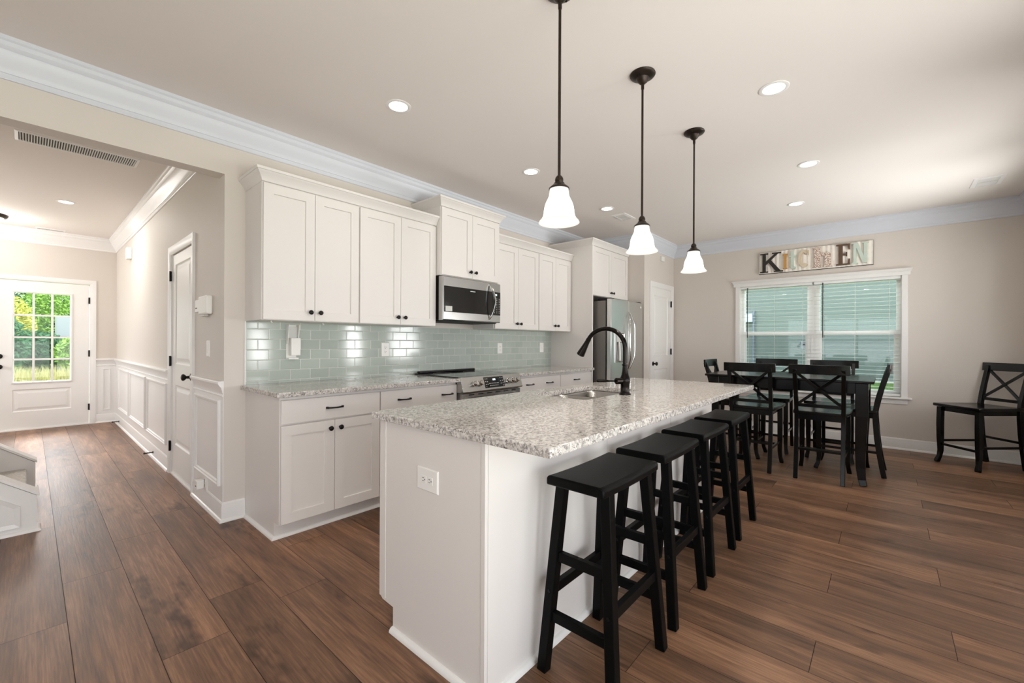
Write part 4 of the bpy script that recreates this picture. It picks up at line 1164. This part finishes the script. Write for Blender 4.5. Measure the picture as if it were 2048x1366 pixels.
def vent(x0, y0, x1, y1, label, n, along='x', z=CEIL, border=.035, two=True):
    r = thing('ceiling_vent', label, 'vent', ((x0 + x1) / 2, (y0 + y1) / 2, z))
    T = frame((0, 0, z), '-Z')
    MB(T).rframe(x0, -y1, x1, -y0, [(0, 0), (.004, .006), (border, .009), (border, .002)]).build('vent_frame', 'trim', r)
    MB(T).box(x0 + border - .002, -y1 + border - .002, .0005, x1 - border + .002, -y0 - border + .002, .0015).build('vent_backing', 'grey_slot', r)
    s = MB(T)
    for i in range(n):
        t = (i + .5) / n
        if along == 'x':
            x = x0 + border + (x1 - x0 - 2 * border) * t
            s.hexa([(x - .003, -y1 + border, .002), (x + .0005, -y1 + border, .002), (x + .0005, -y0 - border, .002), (x - .003, -y0 - border, .002)], [(x + .001, -y1 + border, .008), (x + .004, -y1 + border, .008), (x + .004, -y0 - border, .008), (x + .001, -y0 - border, .008)])
        else:
            y = -y1 + border + (y1 - y0 - 2 * border) * t
            s.hexa([(x0 + border, y - .003, .002), (x1 - border, y - .003, .002), (x1 - border, y + .0005, .002), (x0 + border, y + .0005, .002)], [(x0 + border, y + .001, .008), (x1 - border, y + .001, .008), (x1 - border, y + .005, .008), (x0 + border, y + .005, .008)])
    if two:
        if along == 'x': s.box((x0 + x1) / 2 - .006, -y1 + border, .002, (x0 + x1) / 2 + .006, -y0 - border, .0085)
        else: s.box(x0 + border, -(y0 + y1) / 2 - .006, .002, x1 - border, -(y0 + y1) / 2 + .006, .0085)
    s.build('vent_louvers', 'trim', r)
vent(5.675, -.805, 5.99, -.60, 'white rectangular ceiling vent near the right edge of the ceiling', 9, 'x')
vent(4.545, 2.27, 4.835, 2.455, 'white rectangular ceiling vent by the crown near the refrigerator', 9, 'x')
vent(-.080, 4.665, .612, 4.905, 'long white return-air grille on the hall ceiling', 46, 'x', border=.022, two=False)
vent(.050, 8.495, .325, 8.61, 'small white register on the hall ceiling near the front door', 18, 'x', border=.018)

fl = thing('flush_mount_light', 'bronze flush-mount ceiling light with frosted dome near the front door', 'ceiling light', (-.36, 8.05, CEIL))
MB().lathe([(0, CEIL), (.185, CEIL), (.188, CEIL - .012), (.178, CEIL - .030), (.160, CEIL - .040), (0, CEIL - .040)], (-.36, 8.05, 0), 36).build('base', 'bronze', fl, smooth=True, angle=35)
MB().lathe([(.155, CEIL - .038), (.150, CEIL - .055), (.125, CEIL - .085), (.085, CEIL - .105), (.04, CEIL - .115), (0, CEIL - .117)], (-.36, 8.05, 0), 32, False, False).build('glass_dome', 'dome', fl, smooth=True)
l = bpy.data.lights.new('flush_lamp', 'POINT'); l.energy = 15; l.color = (1, .96, .92); l.shadow_soft_size = .12
o = bpy.data.objects.new('flush_lamp', l); COL.objects.link(o); o.location = (-.36, 8.05, CEIL - .28)

# ------------------------------------------------------------------ wall plates and small fittings
def receptacles(mb, cx, cz, horiz=False):
    for s in (-1, 1):
        a, b_ = (cx + s * .0195, cz) if horiz else (cx, cz + s * .0195)
        if horiz:
            mb.box(a - .007, b_ + .0045, 0, a + .002, b_ + .0065, .0006); mb.box(a - .007, b_ - .0065, 0, a + .002, b_ - .0045, .0006); mb.box(a + .006, b_ - .002, 0, a + .010, b_ + .002, .0006)
        else:
            mb.box(a - .0065, b_ - .002, 0, a - .0045, b_ + .006, .0006); mb.box(a + .0045, b_ - .002, 0, a + .0065, b_ + .006, .0006); mb.box(a - .002, b_ - .010, 0, a + .002, b_ - .006, .0006)
def outlet(T, loc, label, horiz=False, w=.079, h=.124, kind='outlet'):
    r = thing('wall_outlet' if kind == 'outlet' else 'light_switch', label, kind, loc)
    if horiz: w, h = h, w
    MB(T).rings(-w / 2, -h / 2, w / 2, h / 2, [(0, .002), (.004, .006)]).build('cover_plate', 'plastic', r)
    f = MB(T)
    if kind == 'outlet':
        for s in (-1, 1):
            if horiz: f.box(s * .0195 - .0155, -.0145, .006, s * .0195 + .0155, .0145, .0075)
            else: f.box(-.0145, s * .0195 - .0155, .006, .0145, s * .0195 + .0155, .0075)
        fc_ = f.build('receptacle', 'plastic', r, bevel=.002)
        g = MB(T @ Matrix.Translation((0, 0, .0075))); receptacles(g, 0, 0, horiz); g.build('slots', 'dark_slot', fc_)
    else:
        f.rings(-.017, -.033, .017, .033, [(0, .0065), (.002, .009)], back=.006).build('rocker', 'plastic', r) if kind != 'toggle' else None
    return r
ty = WY - .010
for x, lb in ((2.096, 'white outlet on the tile backsplash left of the range'), (3.595, 'white outlet on the tile backsplash right of the microwave')):
    outlet(frame((x, ty, 1.152), '-Y'), (x, ty, 1.152), lb)
outlet(frame((4.39, ty, 1.157), '-Y'), (4.39, ty, 1.157), 'white switch plate on the tile backsplash near the refrigerator panel', kind='switch')
outlet(frame((1.020, 1.325, .689), '-X'), (1.02, 1.325, .689), 'white sideways outlet on the near end of the island', True, .088, .128)
outlet(frame((HX, 3.735, 1.165), '-X'), (HX, 3.735, 1.165), 'white light switch on the hall wall below the alarm boxes', kind='switch', w=.075, h=.118)
o1 = outlet(frame((HX - .004, 3.77, .175), '-X'), (HX, 3.77, .175), 'white outlet low on the hall wainscot behind the plug')
T = frame((HX - .012, 3.80, .165), '-X')
p = thing('plug_adapter', 'boxy white plug-in adapter in the low hall outlet', 'adapter', (HX - .03, 3.80, .165))
MB(T).box(-.030, -.032, .002, .030, .030, .048).build('adapter_body', 'plastic', p, bevel=.005)
MB(T).box(-.012, -.014, .048, .012, -.006, .0485).build('adapter_slot', 'dark_slot', p)

T = frame((HX, 0, 0), '-X')
a1 = thing('alarm_keypad_box', 'large white plastic box on the hall wall beside the closet door', 'alarm box', (HX, 3.73, 1.43))
MB(T).box(-3.84, 1.415, 0, -3.625, 1.55, .042).build('housing', 'plastic', a1, bevel=.010)
MB(T).box(-3.82, 1.403, .004, -3.72, 1.4155, .036).build('vented_bottom', 'plastic_grey', a1)
a2 = thing('alarm_sensor_box', 'narrow white box left of the larger box on the hall wall', 'alarm box', (HX, 3.95, 1.44))
MB(T).box(-4.03, 1.442, 0, -3.915, 1.535, .022).build('housing', 'plastic', a2, bevel=.004)
MB(T).box(-4.01, 1.468, .022, -3.965, 1.476, .0226).build('slot', 'grey_slot', a2)
single(MB(T).box(-7.42, 2.27, 0, -7.28, 2.42, .05), 'motion_sensor', 'plastic', 'white box high on the hall wall near the front door', 'sensor', bevel=.008)
single(MB(frame((6.19, PY, 2.465), '-Y')).box(-.055, -.035, 0, .055, .035, .03), 'door_chime', 'plastic', 'small white box on the wall above the pantry door', 'chime', bevel=.006)
for y, lb in ((8.25, 'black spring door stop on the hall baseboard, the far one by the front door'), (5.72, 'black spring door stop on the hall baseboard, the near one by the closet door')):
    r = thing('door_stop', lb, 'door stop', (HX - .014, y, .06), 'hall door stops')
    MB(frame((HX - .014, y, .06), '-X')).lathe([(0, 0), (.012, 0), (.012, .006), (.006, .008), (.006, .068), (0, .068)], n=12).build('shaft', 'black_metal', r, smooth=True)
    MB(frame((HX - .014, y, .06), '-X')).lathe([(0, .066), (.009, .066), (.009, .078), (0, .078)], n=12).build('rubber_tip', 'dark_slot', r)

# white holder with a charger on the tile
T = frame((1.308, ty, 0), '-Y')
hb = thing('wall_holder', 'white plastic holder mounted on the tile under the left wall cabinet', 'holder', (1.308, ty - .03, 1.09))
MB(T).box(-.046, 1.088, 0, .026, 1.345, .006).build('back_plate', 'plastic', hb, bevel=.002)
s = MB(T @ Matrix(((0, 0, 1, 0), (0, 1, 0, 0), (1, 0, 0, 0), (0, 0, 0, 1))))
MB(T).box(-.046, 1.088, .006, .026, 1.100, .05).build('bottom_ledge', 'plastic', hb, bevel=.002)
MB(T).hexa([(-.046, 1.20, .006), (-.042, 1.20, .006), (-.042, 1.20, .030), (-.046, 1.20, .030)], [(-.046, 1.345, .006), (-.042, 1.345, .006), (-.042, 1.345, .052), (-.046, 1.345, .052)]).hexa([(.028, 1.20, .006), (.032, 1.20, .006), (.032, 1.20, .030), (.028, 1.20, .030)], [(.028, 1.345, .006), (.032, 1.345, .006), (.032, 1.345, .052), (.028, 1.345, .052)]).build('side_arms', 'plastic', hb)
MB(T).box(-.030, 1.116, .012, .036, 1.246, .058).build('front_box', 'plastic', hb, bevel=.003)
MB(T).box(-.038, 1.246, .010, .026, 1.33, .020).build('grey_backing', 'plastic_grey', hb)
for x, y, lb in ((1.085, 3.135, 'tiny white hook under the left wall cabinet, left one'), (1.475, 3.215, 'tiny white hook under the left wall cabinet, right one')):
    single(MB().tube([(x, y, UZ0), (x, y, UZ0 - .008), (x + .004, y - .004, UZ0 - .014), (x + .008, y - .004, UZ0 - .011)], .004, 8), 'cup_hook', 'plastic', lb, 'hook', 'under-cabinet hooks', smooth=True)

# ------------------------------------------------------------------ KITCHEN sign
def sign():
    r = thing('kitchen_sign', 'corrugated cream wall sign spelling KITCHEN in mixed letters', 'sign', (WX, .71, 2.17))
    T = frame((WX, 1.315, 2.172), '-X'); W, Hh = 1.205, .298
    MB(T).box(0, 0, 0, W, Hh, .018).build('backboard', 'sign_edge', r)
    c = MB(T); n = 240; vs = []; fs = []
    for i in range(n + 1):
        x = .003 + (W - .006) * i / n; z = .0215 + .0025 * math.sin(2 * math.pi * x / .05)
        vs += [(x, .006, z), (x, Hh - .002, z)]
    for i in range(n): fs.append((2 * i, 2 * i + 2, 2 * i + 3, 2 * i + 1))
    c.add(vs, fs); c.build('corrugated_sheet', 'sign_back', r, smooth=True)
    z0, z1 = .0235, .042
    def L(ch, polys, mat):
        m = MB(T)
        for k, p in enumerate(polys): m.prism(p, z0, z1 + .0003 * k)
        m.build('letter_' + ch, mat, r)
    R = lambda a, b_, c_, d: [(a, b_), (c_, b_), (c_, d), (a, d)]
    L('k', [R(.045, .022, .083, .275), R(.016, .018, .112, .032), R(.016, .264, .112, .278), [(.083, .120), (.083, .165), (.196, .270), (.232, .270)], [(.105, .165), (.135, .195), (.265, .022), (.205, .022)], R(.158, .264, .262, .278), R(.180, .016, .285, .030)], 'letter_black')
    L('i', [R(.295, .05, .325, .238), R(.284, .046, .336, .058), R(.284, .232, .336, .244)], 'letter_ochre')
    L('t', [R(.372, .06, .408, .270), R(.352, .190, .428, .215), [(.372, .06), (.385, .036), (.425, .036), (.432, .06)], R(.385, .036, .425, .062)], 'letter_mint')
    cpts = []
    for k in range(19):
        a = math.radians(45 + 270 * k / 18); cpts.append((.515 + .060 * math.cos(a), .155 + .112 * math.sin(a)))
    for k in range(18, -1, -1):
        a = math.radians(45 + 270 * k / 18); cpts.append((.515 + .024 * math.cos(a), .155 + .080 * math.sin(a)))
    m = MB(T)
    for k in range(18):
        q = [cpts[k], cpts[k + 1], cpts[37 - k - 1], cpts[37 - k]]
        m.prism(q, z0, z1)
    m.prism(R(.548, .20, .572, .262), z0, z1); m.build('letter_c', 'letter_cream', r)
    L('h', [R(.628, .03, .690, .278), R(.606, .022, .712, .036), R(.690, .165, .735, .200), R(.735, .03, .795, .20), R(.715, .022, .812, .036), R(.606, .262, .660, .278)], 'letter_speckle')
    L('e', [R(.875, .03, .915, .278), R(.850, .024, .985, .042), R(.850, .266, .985, .284), R(.915, .145, .950, .165), R(.945, .130, .958, .182), [(.962, .042), (.985, .042), (.985, .098), (.972, .098)], [(.962, .266), (.985, .266), (.985, .212), (.972, .212)]], 'letter_brown')
    L('n', [R(1.018, .03, 1.046, .278), [(1.028, .278), (1.062, .278), (1.145, .03), (1.108, .03)], R(1.118, .03, 1.146, .278), R(1.000, .024, 1.064, .036), R(1.100, .268, 1.164, .280), R(1.000, .268, 1.050, .280)], 'letter_mint')
sign()

# ------------------------------------------------------------------ staircase
def stairs():
    r = thing('staircase', 'carpeted stair foot with white paneled side walls in the hall', 'staircase', (-.5, 4.65, 0))
    XF = .036; sl = .78
    def stringer(y0, y1):
        s = MB(Matrix(((1, 0, 0, 0), (0, 0, 1, 0), (0, 1, 0, 0), (0, 0, 0, 1))))
        s.prism([(XF, 0), (XF, .225), (SX + .02, .225 + sl * (XF - SX - .02)), (SX + .02, 0)], y0, y1)
        o = s.build('stringer', 'trim', r)
        c = MB(Matrix(((1, 0, 0, 0), (0, 0, 1, 0), (0, 1, 0, 0), (0, 0, 0, 1))))
        c.prism([(XF + .010, .222), (XF + .010, .243), (SX + .02, .243 + sl * (XF + .01 - SX - .02)), (SX + .02, .222 + sl * (XF + .01 - SX - .02))], y0 - .014, y1 + .014)
        c.build('stringer_cap', 'trim', o, bevel=.003)
        return o
    a = stringer(4.085, 4.185); b_ = stringer(5.20, 5.30)
    b = MB().sweep([(XF, 4.185), (XF, 4.085), (SX + .02, 4.085)][::-1], SP).build('shoe_molding', 'trim', a, smooth=True)
    b2 = MB().sweep([(XF, 5.30), (XF, 5.20)][::-1], SP).build('shoe_molding', 'trim', b_, smooth=True)
    # sloped raised panel on the near side
    pn_ = MB(frame((0, 4.085, 0), '-Y')); q = lambda x: .225 + sl * (XF - x)
    o_ = [(-.035, .045), (-.035, q(-.035) - .105), (-1.2, q(-1.2) - .105), (-1.2, .045)]
    i_ = [(-.060, .070), (-.060, q(-.060) - .135), (-1.17, q(-1.17) - .135), (-1.17, .070)]
    vs = [(x, z, 0) for x, z in o_] + [(x, z, .010) for x, z in o_] + [(x, z, .004) for x, z in i_]
    fs = []
    for k in range(4):
        j = (k + 1) % 4; fs += [(k, j, 4 + j, 4 + k), (4 + k, 4 + j, 8 + j, 8 + k)]
    fs.append((8, 9, 10, 11)); pn_.add(vs, fs).build('side_panel', 'trim', a)
    for k in range(5):
        x = XF - .075 - .25 * k; z = .185 * (k + 1)
        t = MB(Matrix(((1, 0, 0, 0), (0, 0, 1, 0), (0, 1, 0, 0), (0, 0, 0, 1))))
        t.prism([(x, z - .185 if k else 0), (x, z - .035), (x + .022, z - .03), (x + .030, z - .015), (x + .022, z), (x - .25, z), (x - .25, z - .185 if k else 0)], 4.185, 5.20)
        t.build('carpeted_step', 'carpet', r, bevel=.004, smooth=True)
stairs()

# ------------------------------------------------------------------ outdoors
nb = thing('neighbor_house', 'grey-green lap-sided house wall seen through the dining window', 'house', (11.2, .5, .45))
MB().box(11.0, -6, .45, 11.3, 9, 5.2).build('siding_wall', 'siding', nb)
MB().box(10.985, -6, .0, 11.3, 9, .50).build('foundation', 'plastic_grey', nb)
mt = thing('utility_meter_box', 'pale utility box on the neighboring house wall', 'meter box', (10.95, 2.37, 1.70))
MB().box(10.88, 2.285, 1.712, 10.999, 2.475, 1.905).build('box_body', 'meter', mt, bevel=.01)
MB().tube([(10.96, 2.27, .5), (10.96, 2.27, 1.9), (10.96, 2.255, 1.97)], .022, 8).build('conduit', 'conduit', mt)
lw_ = MB(); lw_.add([(6.9, -12, -.05), (10.98, -12, .47), (10.98, 12, .47), (6.9, 12, -.05)], [(0, 1, 2, 3)])
tag(lw_.build('lawn', 'lawn', None), 'sloping green lawn outside the dining window', 'lawn', None, 'stuff')
gm = MB(); gm.box(-40, 9.0, -.35, 6.8, 60, -.26); tag(gm.build('front_yard', 'lawn', None), 'green yard beyond the front door', 'yard', None, 'stuff')
gm = MB(); gm.box(-30, -30, -.30, 6.9, -1.3, -.22); tag(gm.build('back_yard', 'lawn', None), 'green yard outside the side windows', 'yard', None, 'stuff')

def leaves(center, rad, n, size, rnd):
    mb = MB(); vs = []; fs = []
    for i in range(n):
        while True:
            p = Vector((rnd.uniform(-1, 1), rnd.uniform(-1, 1), rnd.uniform(-1, 1)))
            if .35 < p.length < 1: break
        q = Vector((center[0] + p.x * rad[0], center[1] + p.y * rad[1], center[2] + p.z * rad[2]))
        a = Vector((rnd.uniform(-1, 1), rnd.uniform(-1, 1), rnd.uniform(-1, 1))).normalized(); b_ = a.orthogonal().normalized()
        s = size * rnd.uniform(.6, 1.3); k = len(vs)
        vs += [q - a * s, q + b_ * s * .5, q + a * s, q - b_ * s * .5]; fs.append((k, k + 1, k + 2, k + 3))
    return mb.add(vs, fs)
rnd = random.Random(3)
def bush(x, y, h, w, mat, label, nm='shrub', cat='shrub', n=2600):
    r = thing(nm, label, cat, (x, y, -.25), 'trees and shrubs beyond the front door')
    MB().tube([(x, y, -.25), (x + .05, y, h * .35), (x, y, h * .6)], [.07, .05, .03], 7).build('trunk', 'bark', r)
    leaves((x, y, h * .52), (w, w * .5, h * .54), n, .085, rnd).build('foliage', mat, r)
bush(-.85, 24.5, 2.1, .95, 'leaf_b', 'deep green shrub left of center through the front door glass')
bush(.25, 25.75, 1.5, .95, 'leaf_b', 'deep green shrub in the middle of the front door glass')
bush(1.35, 24.6, 1.35, .75, 'leaf_a', 'bright green shrub at the right of the front door glass')
bush(-.55, 27.1, 2.9, .80, 'leaf_c', 'yellow-green young tree at the upper left of the front door glass', 'young_tree', 'tree')
bush(.75, 28.4, 3.7, 1.25, 'leaf_a', 'light green tree behind the shrubs in the front door glass', 'young_tree', 'tree', 4200)
bush(-.9, 30.3, 4.2, 1.7, 'leaf_b', 'dark green tree at the back left beyond the front door', 'young_tree', 'tree', 4200)
bush(2.1, 31.9, 4.2, 1.6, 'leaf_b', 'dark green tree at the back right beyond the front door', 'young_tree', 'tree', 4200)
bush(-2.2, 28.3, 2.7, 1.0, 'leaf_a', 'light green tree at the far left beyond the front door', 'young_tree', 'tree')
bush(.6, 33.8, 4.4, 1.6, 'leaf_a', 'pale green tree at the very back beyond the front door', 'young_tree', 'tree', 4200)
gv = []; gf = []
for i in range(4200):
    x = rnd.uniform(-2.5, 3.0); y = rnd.uniform(21.5, 23.9); h = rnd.uniform(.15, .62); a = rnd.uniform(0, 6.28); k = len(gv); w = .012
    gv += [(x - w * math.cos(a), y - w * math.sin(a), -.24), (x + w * math.cos(a), y + w * math.sin(a), -.24), (x + rnd.uniform(-.15, .15), y + rnd.uniform(-.1, .1), -.24 + h)]; gf.append((k, k + 1, k + 2))
tag(MB().add(gv, gf).build('tall_grass', 'straw', None), 'pale dry tall grass below the shrubs', 'grass', None, 'stuff')
hs = thing('distant_house', 'white-sided house glimpsed through one pane of the front door', 'house', (1.2, 26.5, -.25))
MB().box(.72, 26.4, -.25, 1.7, 26.6, 2.26).build('siding_wall', 'siding_white', hs)
